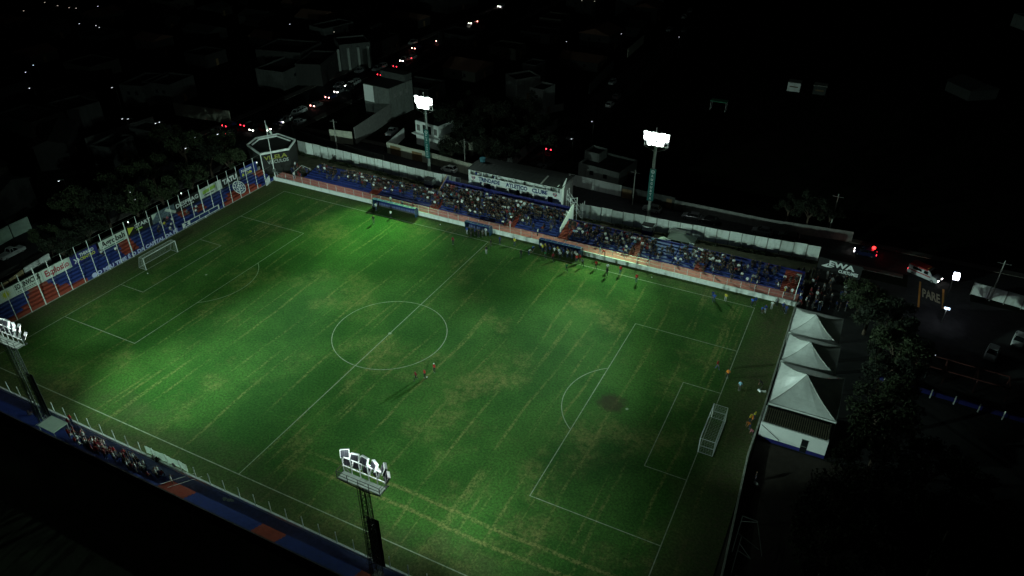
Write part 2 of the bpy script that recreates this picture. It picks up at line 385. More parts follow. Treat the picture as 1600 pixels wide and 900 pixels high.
def tower(loc, H, face, label, lattice, beams, fan, word, pw_=2.3, tilt=-.42):
    """face = +1 lamps look to +Y, -1 to -Y"""
    t = empty('floodlight_tower', loc, 0 if face > 0 else pi, label, 'floodlight tower')
    if lattice:
        b = MB(); w0, w1 = .45, .3; Z = H-1.2
        cs = [(-1,-1),(1,-1),(1,1),(-1,1)]
        for cx, cy in cs: b.bar((cx*w0,cy*w0,0),(cx*w1,cy*w1,Z),.09)
        nseg = 18
        for k in range(nseg):
            z0 = Z*k/nseg; z1 = Z*(k+1)/nseg; a = w0+(w1-w0)*z0/Z; c = w0+(w1-w0)*z1/Z
            for i in range(4):
                p, q = cs[i], cs[(i+1)%4]
                b.bar((p[0]*a,p[1]*a,z0),(q[0]*c,q[1]*c,z1),.05); b.bar((p[0]*c,p[1]*c,z1),(q[0]*c,q[1]*c,z1),.04)
        b.build('lattice_mast', greysteel, t)
        l = MB()
        for sx in (-.2,.2): l.bar((sx-.1,-.75,0),(sx-.1,-.62,Z),.045)
        for k in range(int(Z/.35)): l.bar((-.3,-.74+.12*k*.35/Z,.35*k+.2),(.1,-.74+.12*k*.35/Z,.35*k+.2),.03)
        for k in range(9):
            z = 2+k*Z/10
            for i in range(8):
                a0, a1 = pi+i*pi/8, pi+(i+1)*pi/8
                l.bar((-.1+.38*cos(a0),-.7+.45*sin(a0),z),(-.1+.38*cos(a1),-.7+.45*sin(a1),z),.03)
        l.build('ladder', darksteel, t)
        MB().box(-.5,.5,-.5,.5,-.3,.5).build('footing', concrete, t)
    else:
        MB().cyl((0,0,0),(0,0,H-.6),.34,.2,n=12).build('pole', mat('pole_concrete', (.26,.3,.28), .8, var=.2), t)
        l = MB()
        for k in range(int((H-1)/.5)): l.bar((.3,-.1,.5*k+.4),(.3,.25,.5*k+.4),.03)
        l.bar((.32,-.1,0),(.3,-.1,H-1),.03); l.bar((.32,.25,0),(.3,.25,H-1),.03)
        l.build('ladder', steel, t)
    # hanging banner
    z0, z1 = (H*.10, H*.56) if lattice else (H*.27, H*.66)
    if lattice:
        MB().box(-.75,.75,.5,.54,z0,z1).build('banner', black, t)
        for fx_ in (-.8,.76): MB().box(fx_,fx_+.04,.48,.56,z0,z1).build('banner_frame', darksteel, t)
    else:
        bn = MB().box(-.62,.62,.38,.42,z0,z1).build('banner', teal, t)
        for fz_ in (z1,z0-.06): MB().box(-.68,.68,.36,.44,fz_,fz_+.06).build('banner_frame', darksteel, t)
        n = len(word); st = (z1-z0-1.2)/n
        for i, ch in enumerate(word):
            text(ch, (.24,.425,z1-1.1-st*(i+.75)), (-1,0,0), (0,0,1), st*.62, letterwhite, bn, thick=.008, width=.42 if ch != 'I' else .1)
        lg = MB()
        lg.cyl((0,.425,z1-.6),(0,.435,z1-.6),.36,n=16); lg.cyl((0,.436,z1-.6),(0,.44,z1-.6),.26,n=16,mi=1); lg.prism([(-.16,z1-.75),(.0,z1-.42),(.16,z1-.75),(.09,z1-.75),(0,z1-.58),(-.09,z1-.75)], 1, .441, .446, 0)
        lg.build('emblem', [letterwhite, teal], bn)
    # gantry platform and rail
    PW = 2.55 if lattice else pw_
    pl = MB(); pl.box(-PW,PW,-.62,.35,H-1.3,H-1.24)
    pl.build('platform', mat('platform_grating', (.2,.24,.21), .6, .2, var=.25), t)
    rl = MB()
    for z in (H-1.24+.1, H-.7, H-.25):
        rl.bar((-PW,-.75,z),(PW,-.75,z),.05); rl.bar((-PW,-.75,z),(-PW,.75,z),.05); rl.bar((PW,-.75,z),(PW,.75,z),.05)
    for i in range(5): rl.bar((-PW+i*PW/2,-.75,H-1.3),(-PW+i*PW/2,-.75,H-.25),.05)
    rl.bar((-PW,-.7,H-1.3),(0,0,H-2.6),.09); rl.bar((PW,-.7,H-1.3),(0,0,H-2.6),.09); rl.bar((-PW,.7,H-1.3),(0,0,H-2.6),.09); rl.bar((PW,.7,H-1.3),(0,0,H-2.6),.09)
    rl.build('guard_rail', darksteel, t)
    fr = MB()
    for z in (H-.5, H+.75): fr.bar((-PW,.35,z),(PW,.35,z),.08)
    for i in range(6): fr.bar((-PW+i*2*PW/5,.35,H-1.3),(-PW+i*2*PW/5,.35,H+1.0),.07)
    fr.build('lamp_frame', brk, t)
    for row in range(2 if lattice else 3):
        for i in range(5 if lattice else 6):
            nn = 4 if lattice else 5
            fx = -PW+.25+(2*PW-.5)*i/nn
            if not lattice and row == 0 and i in (0, nn): continue
            fz = (H-.35 if row == 0 else H+.95) if lattice else H-.6+row*.84
            y = .6+(.25 if row == 0 else 0)
            o = link('floodlight', FM, t, (fx, y, fz+(.07 if (i+row) % 2 else -.05)))
            az = (fan[0]+(fan[1]-fan[0])*i/nn)
            o.rotation_euler = Euler((tilt-(.12 if row == 0 else 0), 0, -az), 'XYZ')
            ln = link('lens', FL, o)
    lr = MB(); lr.cyl((.3,0,H+.4),(.3,0,H+2.4),.025,n=6); lr.cyl((-.6,0,H),(-.6,0,H+1.7),.02,n=6); lr.build('lightning_rod', darksteel, t)
    for bi, (tx, ty, tz, pw, size, colr) in enumerate(beams):
        spot(t, ((bi % 3-1)*.8, 1.3, H+.1), ((tx-loc[0])*face, (ty-loc[1])*face, tz-loc[2]), pw, size, 1., colr)
    # spill of the lamps on their own rack
    for lx in (-1.7, 1.7):
        l = bpy.data.lights.new('lamp_spill', 'POINT'); l.energy = 260 if lattice else 1000; l.shadow_soft_size = .2; l.color = (.8,1,.92)
        o = bpy.data.objects.new('lamp_spill', l); COL.objects.link(o); o.parent = t; o.location = (lx, -.1 if lattice else 1.6, H+2.0)
    return t
CW = (.67,1,.87); CG = (.6,1,.75)
# beams: (lamp x, target x, y, z in tower space, W, cone deg, colour)
CG2 = (.36,1,.3); CG3 = (.52,1,.52)
# aims of the lamps: (target x, y, z, power, cone, colour)
tower((-29.3,-38.6,.3), 15.6, 1, 'steel lattice floodlight tower rising from the blue walkway at the left edge', True,
      [(-11,-19,0,6000,62,CG),(-25,-19,0,3500,60,CG),(-42,-23,0,4128,62,CG),(-21,-22,-0,18106,84,CG),(-5,-19,-0,7877,80,CG),(-53,-3,-0,1194,85,CW),(-55,53,2,43437,36,CW),(-59,3,0,29376,60,CW),(-29,-13,0,8563,60,CG),(-17,-13,0,6643,60,CG),(-17,3,0,7687,60,CW),(1,-13,0,8707,60,CG),(1,3,0,5975,60,CW),(60,14,4,158370,22,CW),(60,26,4,169258,22,CW),(0,53,4,57353,30,CW),(50,53,4,70574,30,CW)], (-.7,.75), '')
tower((24.6,-38.1,.3), 16.2, 1, 'steel lattice floodlight tower in the foreground seen from behind', True,
      [(62,2,1.5,40000,15,CW),(22,-24,0,7493,85,CW),(-47,50,2,34308,34,CW),(-13,54,2,43834,36,CW),(51,54,2,57698,36,CW),(-5,3,0,13247,60,CW),(13,-25,0,4617,60,CW),(13,3,0,7978,60,CW),(25,-25,0,5827,60,CW),(25,3,0,12073,60,CW),(37,-25,0,14574,60,CW),(-50,53,4,93390,30,CW)], (-.55,.85), '')
tower((-26.4,54.6,0), 17.2, -1, 'tall round concrete light pole with a teal banner left of the clubhouse', False,
      [(-15,-38.4,1.5,150000,28,CW),(-52,38,.8,9000,72,CW),(0,38,.8,8000,72,CW),(-16,22,1,53701,44,CG2),(-38,9,0,13565,60,CW),(-26,22,0,30545,44,CG2),(-26,22,0,18011,44,CG2)], (-.3,.3), 'FUSIONTECH', 2.0)
tower((25.1,55.9,0), 17.5, -1, 'tall round concrete light pole with a teal banner right of the clubhouse', False,
      [(4,38,.8,6500,72,CW),(50,38,.8,9000,72,CW),(23,27,2,21297,52,CG3),(21,-38,2,96019,46,CW),(-5,27,0,13196,60,CG3),(25,24,0,6325,46,CG3),(25,24,0,33491,46,CG3),(37,39,0,10170,50,CG3),(-30,-38,2,201234,30,CW),(-8,-38,2,125193,30,CW)], (-.3,.3), 'AUGUSTA')
# ================================================================ LEFT TERRACE, FENCE, BANNERS
redp, pt = red, None
def step_mesh_y(x0, x1, z0, z1, y0, y1, patches):
    """a step running along y, cut where the paint changes"""
    cuts = sorted([y0, y1]+[c for p in patches for c in p if y0 < c < y1]); b = MB()
    for a, c in zip(cuts, cuts[1:]):
        mid = (a+c)/2; b.box(x0, x1, a, c, z0, z1, 1 if any(p[0] < mid < p[1] for p in patches) else 0)
    return b
LT = empty('terrace', (-58.5,-11,0), 0, 'painted blue and red terrace behind the tall post fence, mostly empty', 'terrace')
def bt(b, name, m, par): 
    o = b.build(name, m); o.parent = par; o.matrix_parent_inverse = Matrix.Translation(-par.location); return o
patch = {0:[(-27,-11),(22,33)], 1:[(-22.5,-14),(-2.4,.8),(23.5,32)],
         2:[(-20.8,-15.2),(-2.4,.9),(16,18.6),(24.5,31)], 3:[(-20.2,-15.8),(-1.8,1.0),(12.4,14.8),(15.8,18.6),(34.5,36.7)], 4:[(-19.6,-16.2),(-1.6,1.1),(12.4,14.8),(34,36.8)]}
for k in range(5):
    bt(step_mesh_y(-57.15-.66*(k+1), -57.15-.66*k, 0, .62+.36*k, -62, 36.8, patch[k]), 'step', [blue, red], LT)
bt(step_mesh_y(-57.149, -56.98, 0, .72, -62, 36.9, patch[0]), 'front_wall', [blue, red], LT)
bt(MB().box(-56.979,-56.85,-62,37,.0,.12), 'kerb', concrete, LT)
BW = empty('back_wall', (-60.6,-12,0), 0, 'low rendered wall at the back of the left terrace carrying the banners', 'wall')
bt(MB().box(-60.75,-60.46,-62,36.9,0,2.75), 'wall', darkwall, BW)
bt(MB().box(-60.9,-60.84,-62,36.9,2.0,4.05), 'backing_mesh', mat('dark_shade_net', (.02,.025,.02), .9, var=.2), BW)
# fence posts
TF = empty('ball_stop_fence', (-56.9,-11,0), 0, 'tall white post fence with cables in front of the left terrace', 'fence')
y = -60.0; ypost = []
while y < 36.5: ypost.append(y); y += 2.55
pm = MB().cyl((0,0,0),(0,0,7.35),.065,.05,n=8).mesh('post', cleanwhite)
ph = MB().cyl((0,0,0),(0,0,7.35),.11,.09,n=8).mesh('post', cleanwhite)
for i, y in enumerate(ypost): 
    o = link('post', ph if i % 7 == 2 else pm); o.location = (-56.9,y,0); o.parent = TF; o.matrix_parent_inverse = Matrix.Translation(-TF.location)
for z in (7.3, 3.55):
    o = MB().bar((-56.9,-60,z),(-56.9,36.5,z),.03).build('cable', greysteel); o.parent = TF; o.matrix_parent_inverse = Matrix.Translation(-TF.location)

bx = -60.42
def yb(u, v, z=3.1):   # y on the banner plane
    return on(u, v, 0, bx).y
def banner(u0, v0, u1, v1, z0, z1, m, label, x=bx):
    y0 = on(u0,v0,0,x).y; y1 = on(u1,v1,0,x).y
    e = empty('banner', (x, (y0+y1)/2, z0), 0, label, 'banner'); h = (y1-y0)/2
    MB().box(0,.03,-h,h,0,z1-z0).build('banner_cloth', m, e)
    return e, h, z1-z0
YD = (0,1,0); ZU = (0,0,1)
def lt(e, s, y, z, hgt, m, width=None, bold=.03):
    text(s, (.032, y, z), YD, ZU, hgt, m, e, width=width, bold=bold)
# sun banner and firm name
e,h,H_ = banner(-22,478,23,455,2.05,4.1, bannerw, 'white banner with a yellow sun printed on it at the left end of the terrace')
sun = MB(); sun.cyl((.032,h-1.5,1.05),(.04,h-1.5,1.05),.5,n=20)
for i in range(12):
    a = i*pi/6; sun.prism([(h-1.5+.55*cos(a-.15),1.05+.55*sin(a-.15)),(h-1.5+.9*cos(a),1.05+.9*sin(a)),(h-1.5+.55*cos(a+.15),1.05+.55*sin(a+.15))],0,.032,.04)
sun.build('sun_print', yellow, e)
e,h,H_ = banner(23.5,455,66,432,2.05,4.1, bannerw, 'white banner lettered SOL INVICTUS in black above the red terrace patch')
lt(e,'SOL INVICTUS',-h+.15,.95,.9,letterblack,width=2*h-.5,bold=.045)
b = MB(); [b.box(.032,.036,-h+.3+i*.42,-h+.3+i*.42+.3,.45,.58) for i in range(int((2*h-.8)/.42))]; b.box(.032,.036,-h+.3,h-.9,.2,.27); b.build('small_print', letterblack, e)
e,h,H_ = banner(66.5,432,110,409,2.05,4.1, bannerw, 'white banner lettered Explosão in dark red')
lt(e,'Explosão',-h+.5,.55,1.15,letterred,width=2*h-.9,bold=.03)
e,h,H_ = banner(110.5,409,152,388,2.0,4.0, deepblue, 'blue banner with a white double arrow and THIAGO in white and yellow')
b = MB()
for q in (0,.55): b.prism([(-h+.5+q,.3),(-h+.75+q,.3),(-h+1.1+q,.75),(-h+.75+q,1.2),(-h+.5+q,1.2),(-h+.85+q,.75)],0,.032,.04)
b.build('arrow_print', letterwhite, e); lt(e,'THIAGO',-h+1.8,1.15,.6,letterwhite,width=2.9); lt(e,'CENTRO',-h+1.7,.4,.55,yellow,width=3.1)
e,h,H_ = banner(155,386,198,366,1.95,3.95, bannerw, 'white banner lettered Agrobah in black with a green line')
lt(e,'Agrobah',-h+.4,.75,1.1,letterblack,width=2*h-.8); MB().box(.032,.036,-h+.4,h-.9,.25,.42).build('green_line', teal, e)
e,h,H_ = banner(200,366,238,348,2.05,4.1, black, 'black banner with a yellow arrowhead and START in white')
MB().prism([(-h+.1,.4),(-h+1.6,1.5),(-h+.2,1.9)],0,.032,.04).build('arrowhead_print', yellow, e); lt(e,'START',-h+1.7,1.1,.75,letterwhite,width=2*h-1.9)
b = MB(); b.box(.032,.036,-h+1.9,-h+3.3,.55,.85); b.build('lime_print', limegreen, e)
e,h,H_ = banner(239,347,274,329,1.7,4.1, mat('photo_banner', (.12,.16,.2), .6, var=.9, scale=2.2), 'picture banner in white and blue between the START and DESPRAG banners')
b = MB(); b.prism([(-h,1.2),(-h+1.4,2.35),(-h,2.35)],0,.032,.036); b.prism([(.3,1.9),(2.6,.4),(2.9,.8),(.8,2.3)],0,.032,.036); b.build('white_print', bannerw, e)
e,h,H_ = banner(275,329,312,311,2.05,4.1, black, 'black banner lettered DESPRAG in white')
lt(e,'DESPRAG',-h+.2,.85,.85,letterwhite,width=2*h-.4); b = MB(); [b.box(.032,.036,-h+1.8+i*.5,-h+2.15+i*.5,.35,.55) for i in range(6)]; b.build('small_print', letterwhite, e)
e,h,H_ = banner(313,311,347,293,2.2,4.3, bannerw, 'pale banner with a lime green block print')
b = MB(); b.prism([(-h+.9,.7),(h-1.7,1.0),(h-1.7,1.75),(-h+.9,1.45)],0,.032,.036); b.build('lime_print', limegreen, e); b = MB(); b.box(.032,.036,-h+1.2,h-2.3,.35,.55); b.box(.032,.036,h-1.5,h-1.4,.2,1.9); b.build('small_print', letterblack, e)
e,h,H_ = banner(348,292,372,280,2.2,4.3, black, 'black banner lettered TATU in white')
lt(e,'TATU',-h+.2,.6,1.1,letterwhite,width=2*h-.5,bold=.05)
e,h,H_ = banner(376,278,402,265,2.2,4.4, blue, 'bright blue banner lettered Nelson in white and yellow above the round crest')
lt(e,'Nelson',-h+.5,1.15,.7,letterwhite,width=3.0); lt(e,'& Cida',-h+.5,.3,.65,yellow,width=3.0)
# round club crest painted over the steps
cr = empty('club_crest', (-57.9, 27.6, 2.0), 0, 'large round white and blue crest board standing on the left terrace', 'crest')
q = Matrix.Rotation(radians(-38), 3, 'Y'); b = MB()
def disc(b, r, x, m, n=28, z=0, yy=0): b.add([q@Vector((x, yy+r*cos(i*2*pi/n), z+r*sin(i*2*pi/n))) for i in range(n)], [tuple(range(n))], m)
b2 = MB(); n = 28; vs = [q@Vector((xx, 1.5*cos(i*2*pi/n), 1.5*sin(i*2*pi/n))) for xx in (-.06,0) for i in range(n)]
b2.add(vs, [(i,(i+1)%n,n+(i+1)%n,n+i) for i in range(n)]+[tuple(range(n-1,-1,-1)),tuple(range(n,2*n))], 0); b2.build('board', letterwhite, cr)
disc(b,1.32,.004,1); disc(b,1.0,.008,0); disc(b,.82,.012,1)
for i in range(9):
    a = i*2*pi/9; disc(b,.13,.012,0,8,1.16*sin(a),1.16*cos(a))
for i in range(5):
    a = pi/2+i*2*pi/5; disc(b,.24,.016,0,6,.45*sin(a),.45*cos(a))
b.build('crest_print', [letterwhite, letterblue], cr)
# slogan along the front wall
sg = empty('slogan', (-56.975, 0, .1), 0, 'white outlined club slogan painted along the foot of the left terrace', 'painted slogan')
ya = on(146,432,0,-56.97).y; yz = on(277,354,0,-56.97).y
words = 'O MEU TIME É O DA CAPITAL DA FÉ'
MB().box(-.02,.001,ya-.2,yz+.2,.02,.9).build('slogan_ground', deepblue, sg)
text(words, (.002, ya+.9, .1), YD, ZU, .72, mat('lilac_lettering', (.55,.57,.85), .7, var=.08), sg, width=yz-ya-1.0, bold=.045, thick=.004)
b = MB(); b.cyl((.002,ya+.3,.42),(.012,ya+.3,.42),.5,n=20); b.build('emblem', [mat('lilac_lettering', ()), letterblue], sg)
# boxed sign on the terrace front
e = empty('sign_board', (-56.84, (on(285,352,0,-56.84).y+on(342,322,0,-56.84).y)/2, .1), 0, 'long white framed sign with blue cells at the foot of the terrace', 'sign')
h = (on(342,322,0,-56.84).y-on(285,352,0,-56.84).y)/2
MB().box(0,.05,-h,h,.25,1.25).build('board', letterwhite, e)
for i in range(3):
    c = -h+1.9+i*(2*h-2.1)/3; o = MB().box(.051,.058,c,c+(2*h-2.5)/3,.38,1.12).build('panel', letterblue, e)
    for j in range(6): pass
b = MB(); b.prism([(-h+.3,.4),(-h+.9,.75),(-h+.3,1.1),(-h+1.5,1.1),(-h+1.1,.75),(-h+1.5,.4)],0,.051,.058); b.build('emblem', letterblue, e)
b = MB(); [b.bar((0,-h+i*2*h/4,-.1),(0,-h+i*2*h/4,1.35),.06) for i in range(5)]; b.build('leg', steel, e)
# small white A-frame by the corner
e = empty('corner_board', (-56.2, 34.6, 0), radians(20), 'small white pleated board leaning in the far left corner', 'board')
for i in range(4): MB().box(-.3+.05*i,-.27+.05*i,-1.0+i*.5,-.55+i*.5,.1,1.5+.12*i).build('panel', cleanwhite, e)

# ================================================================ FAR SIDE: LOW WALL, WALKWAY, TERRACES
lw = structure(MB().box(-57,57,37.2,39.9,0,.78).build('walkway', pink))
fwl = empty('perimeter_wall', (0,37.1,0), 0, 'long low white wall between the pitch and the pink walkway', 'wall')
for i in range(19):
    x0 = -57+6*i; MB().box(x0+.01, x0+5.99, -.16, .1, 0, .86+(.02 if i % 3 == 0 else 0)).build('wall_section', white, fwl)
rl = empty('railing', (0,37.15,.86), 0, 'thin white railing posts along the pink walkway', 'railing')
pm2 = MB().cyl((0,0,0),(0,0,1.35),.035,n=6).mesh('post', cleanwhite)
for i in range(48): link('post', pm2, rl, (-55.8+2.35*i,0,0))
for z in (1.33, .7): MB().bar((-56.8,0,z),(56.8,0,z),.03).build('rail', steel, rl)
def terrace(x0, x1, n, stairs, label, z0=.78, y0=39.9, run=.9, rise=.36, bw_=.45):
    t = empty('terrace', ((x0+x1)/2, y0, 0), 0, label, 'terrace'); cx = (x0+x1)/2
    for k in range(n):
        cuts = sorted([x0, x1]+[c for s in stairs for c in s]); b = MB()
        for a, c in zip(cuts, cuts[1:]):
            m = 1 if any(s[0] <= (a+c)/2 <= s[1] for s in stairs) else 0
            b.box(a-cx, c-cx, k*run, (k+1)*run, 0, z0+rise*(k+1), m)
            if m: b.box(a-cx+.05, c-cx-.05, k*run-run*.48, k*run, 0, z0+rise*(k+.5), 1)
        b.build('step', [blue, red], t)
    ztop = z0+rise*n
    MB().box(x0-cx, x1-cx, n*run, n*run+.18, 0, ztop+bw_).build('back_wall', deepblue, t)
    return t
terrace(-50.5, -17.6, 6, [(-32.6,-30.4)], 'low blue terrace left of the main stand full of seated spectators', rise=.17, run=.9, bw_=.02)
terrace(-17.4, 11.6, 10, [(-17.3,-15.0),(.2,2.6)], 'high blue terrace directly under the white clubhouse sign', run=.735, rise=.238, bw_=.75)
terrace(11.9, 34.5, 6, [(12.0,14.2),(26.3,28.4)], 'low blue terrace right of the clubhouse with two red stairs', run=.88, rise=.21, bw_=.3)
terrace(34.7, 57, 6, [(38.7,40.6),(53.8,56.6)], 'emptier blue terrace at the right end of the far side', run=.88, rise=.21, bw_=.3)
# stand side walls
e = empty('wing_wall', (11.75,39.9,0), 0, 'white sloping side wall closing the right end of the main stand', 'wall')
MB().prism([(1.5,0),(7.9,0),(7.9,4.4),(7.3,4.4),(1.5,2.0)], 0, -.12, .12).build('wall', cleanwhite, e)
e = empty('wing_wall', (-17.5,39.9,0), 0, 'low sloping side wall at the left end of the main stand', 'wall')
MB().prism([(4.5,0),(8.3,0),(8.3,4.4),(4.5,2.9)], 0, -.08, .08).build('wall', deepblue, e)
MB().bar((0,4.0,2.6),(0,7.8,5.0),.06).build('handrail', orange, e)

# ================================================================ CLUBHOUSE
cb = empty('clubhouse', (-2,49,0), 0, 'white two storey clubhouse lettered TRINDADE ATLETICO CLUBE above the far stand', 'clubhouse')
X0, X1 = -10.6, 10.6   # local
MB().box(X0,X1,.95,1.15,0,6.8).build('back_wall', white, cb)
MB().box(X0,X1,1.151,6.2,0,6.3).build('rear_block', darkwall, cb)
MB().box(X0,X1,-.05,.949,4.4,4.6).build('floor_slab', concrete, cb)
sb = MB().box(X0,X1,-.25,-.06,4.42,5.68).build('sign_band', cleanwhite, cb)
for wds, xa, xb in (('TRINDADE', -8.35, -3.3), ('ATLETICO', -1.9, 3.1), ('CLUBE', 4.1, 7.6)):
    text(wds, (xa, -.255, 4.64), (1,0,0), (0,0,1), .86, letterblue, sb, width=xb-xa, bold=.045, thick=.01)
for cxx in (-9.6, 9.3):
    b = MB(); b.prism([(cxx-.42,5.4),(cxx+.42,5.4),(cxx+.36,4.9),(cxx,4.55),(cxx-.36,4.9)],1,-.262,-.255,0); b.prism([(cxx-.3,5.3),(cxx+.3,5.3),(cxx+.05,5.0),(cxx,4.7)],1,-.268,-.262,1); b.box(cxx-.5,cxx+.5,-.27,-.262,5.03,5.15,2)
    b.build('crest', [letterred, letterwhite, letterblue], sb)
for i in range(8):
    x = X0+.2+(X1-X0-.4)*i/7; MB().box(x-.17,x+.17,-.2,.1,0,4.4).build('column', cleanwhite, cb)
for i in range(8):
    x = X0+.15+(X1-X0-.3)*i/7; MB().box(x-.12,x+.12,-.18,.0,5.682,6.7).build('pier', cleanwhite, cb)
for i in (1,4,7):
    x = X0+1+i*2.4; MB().box(x,x+1.1,.9,.949,2.1,3.9).build('window', glass, cb)
MB().box(X0-.15,X1+.15,-.4,-.05,6.7,6.8).build('eaves', cleanwhite, cb)
rf = MB(); rf.prism([(-.5,6.81),(3.2,7.1),(3.2,7.2),(-.5,6.91)],0,X0-.3,X1+.2); rf.prism([(3.21,7.1),(6.6,6.85),(6.6,6.95),(3.21,7.2)],0,X0-.3,X1+.2)
rf.build('roof', roof_dark, cb)
for i in range(24):
    x = X0+i*.9; MB().bar((x,-.5,6.93),(x,3.2,7.22),.05,.03).build('roof_rib', roof_dark, cb)
MB().bar((6.2,-.45,6.96),(6.2,3.2,7.25),.35,.06).build('roof_strip', concrete, cb)
MB().box(X1-.9,X1-.7,-.2,6.2,5.3,7.0).build('end_wall', cleanwhite, cb)
MB().prism([(-.3,0),(.9,0),(.9,6.2),(2.2,7.9),(2.2,8.0),(.2,6.9),(-.3,5.2)],0,X1,X1+.16).build('gable_wall', cleanwhite, cb)
MB().box(X0-.16,X0,-.3,6.2,0,6.6).build('gable_wall', cleanwhite, cb)
wt = MB(); wt.cyl((X0+1.2,3.6,7.3),(X0+1.2,3.6,8.1),.55,.65,n=14); wt.build('water_tank', mat('teal_tank', (.05,.16,.2), .5), cb)
stw = empty('metal_stair', (9.2,49.2,0), 0, 'white steel outside stair at the right end of the clubhouse', 'staircase')
for i in range(12): MB().box(.3+i*.28,.55+i*.28,.9,1.9,4.1-i*.33,4.15-i*.33).build('tread', steel, stw)
b = MB()
for yy in (.9,1.9):
    b.bar((.2,yy,4.2),(3.7,yy,.1),.07); b.bar((.2,yy,5.2),(3.7,yy,1.1),.06); b.bar((.2,yy,0),(.2,yy,6.0),.09); b.bar((3.7,yy,0),(3.7,yy,3.9),.1)
    for i in range(5): b.bar((.9+i*.7,yy,3.4-i*.82),(.9+i*.7,yy,4.4-i*.82),.05)
b.build('handrail', cleanwhite, stw)
b = MB(); b.bar((1.6,-.6,0),(1.6,-.6,5.2),.12); b.bar((3.0,-.6,0),(3.0,-.6,5.6),.12); b.bar((1.6,-.6,5.0),(3.0,-.6,5.5),.08); b.bar((1.6,-.6,3.9),(3.0,-.6,4.6),.08); b.bar((1.6,-.6,.4),(3.0,-.6,2),.06); b.build('gate_frame', cleanwhite, stw)

# ================================================================ PRECAST BOUNDARY WALL
def precast_wall(pts, label, h=3.2, pit=2.45, extra=None):
    w_ = empty('boundary_wall', (pts[0][0],pts[0][1],0), 0, label, 'wall'); P0 = Vector((pts[0][0],pts[0][1],0))
    rnd = random.Random(3)
    for (xa,ya),(xb,yb_) in zip(pts, pts[1:]):
        d = Vector((xb-xa,yb_-ya,0)); n = max(1, round(d.length/pit)); a = math.atan2(d.y,d.x); L = d.length/n
        me = MB().box(.09,L-.09,-.04,.04,.25,h).mesh('panel', precast); mp = MB().box(-.06,.06,-.09,.06,-.3,h+.05).mesh('post', joint)
        for i in range(n):
            p = Vector((xa,ya,0))+d*(i/n)-P0
            o = link('panel', me, w_, p+Vector((0,0,rnd.uniform(-.08,.06))), a); o.rotation_euler[0] = rnd.uniform(-.02,.02)
            link('post', mp, w_, p, a)
    return w_
wl = precast_wall([(-62.5,52.2),(-46,51.6),(-30,50.9),(-16,50.8)], 'white precast panel wall left of the clubhouse')
text('50', (10.8,-.75,.9), (1,-.03,0), (0,0,1), .95, letterblack, wl)
precast_wall([(12,50.9),(28,51.6),(42,52.6),(58.4,54.2)], 'white precast panel wall right of the clubhouse')
precast_wall([(83.5,54.3),(96,52.2),(112,49.5)], 'broken white wall at the right edge beyond the lit lamp', h=2.6)
for tx, ty, lb in ((-23.4,50.2,'small white kiosk with a blue base under the left light pole'),(26.6,51.2,'small white kiosk with a dark lid beneath the right light pole')):
    e = empty('kiosk', (tx-1, ty-1.2, 0), 0, lb, 'kiosk')
    MB().box(0,2,0,1.6,.81,1.9).build('wall', white, e); MB().box(-.003,2.003,-.003,1.603,0,.8).build('base', deepblue, e); MB().box(-.15,2.15,-.15,1.75,1.9,2.02).build('lid', roof_dark, e)
    b = MB(); b.bar((2.3,.1,0),(2.3,.1,2.2),.06); b.bar((2.3,1.4,0),(2.3,1.4,2.2),.06); b.bar((2.3,.1,2.2),(2.3,1.4,2.2),.06); b.bar((2.3,.1,1),(2.3,1.4,1),.06); b.build('pipe_frame', steel, e)
    for k in range(3): MB().cyl((-2-1.9*k,.2,0),(-2-1.9*k,.2,2.6+.2*k),.05,n=6).build('pole', steel, e)

# gear behind the right terrace
e = empty('market_tent', (34.2,47.8,0), 0, 'dark tent with two white side cloths behind the right terrace', 'tent')
b = MB(); b.quad((-2.6,-1.6,2.3),(2.6,-1.6,2.3),(0,0,3.1)); b.quad((2.6,-1.6,2.3),(2.6,1.6,2.3),(0,0,3.1)); b.quad((2.6,1.6,2.3),(-2.6,1.6,2.3),(0,0,3.1)); b.quad((-2.6,1.6,2.3),(-2.6,-1.6,2.3),(0,0,3.1)); b.build('canopy', mat('black_canvas', (.02,.025,.025), .6), e)
for q_, r_ in ((-2.6,-1.6),(2.6,-1.6),(2.6,1.6),(-2.6,1.6)): MB().bar((q_,r_,0),(q_,r_,2.3),.06).build('leg', steel, e)
MB().box(-3.2,-1.7,-1.75,-1.7,1.3,2.3).build('side_cloth', bannerw, e); MB().box(1.8,2.7,-1.75,-1.7,.8,2.5).build('side_cloth', bannerw, e)
MB().box(-1.4,1.4,-.6,.6,0,.9).build('counter', darkwall, e)
e = empty('parasol', (31.0,46.3,0), 0, 'small white parasol beside the dark tent', 'parasol')
MB().cyl((0,0,1.8),(0,0,2.5),1.1,.04,n=8).build('canopy', bannerw, e); MB().cyl((0,0,0),(0,0,1.85),.03,n=6).build('pole', steel, e)
e = empty('food_cart', (31.2,50,0), 0, 'small slatted cart with a grey roof against the right precast wall', 'food cart')
MB().box(0,3,-.9,.9,.5,1.2).build('counter', greysteel, e); MB().box(-.1,3.1,-1,1,2.1,2.2).build('roof', greysteel, e)
for k in range(4): MB().box(0,3,-.92,-.88,1.25+.2*k,1.32+.2*k).build('slat', offwhite, e)
for q_, r_ in ((0,-.9),(3,-.9),(3,.9),(0,.9)): MB().bar((q_,r_,0),(q_,r_,2.1),.06).build('leg', steel, e)

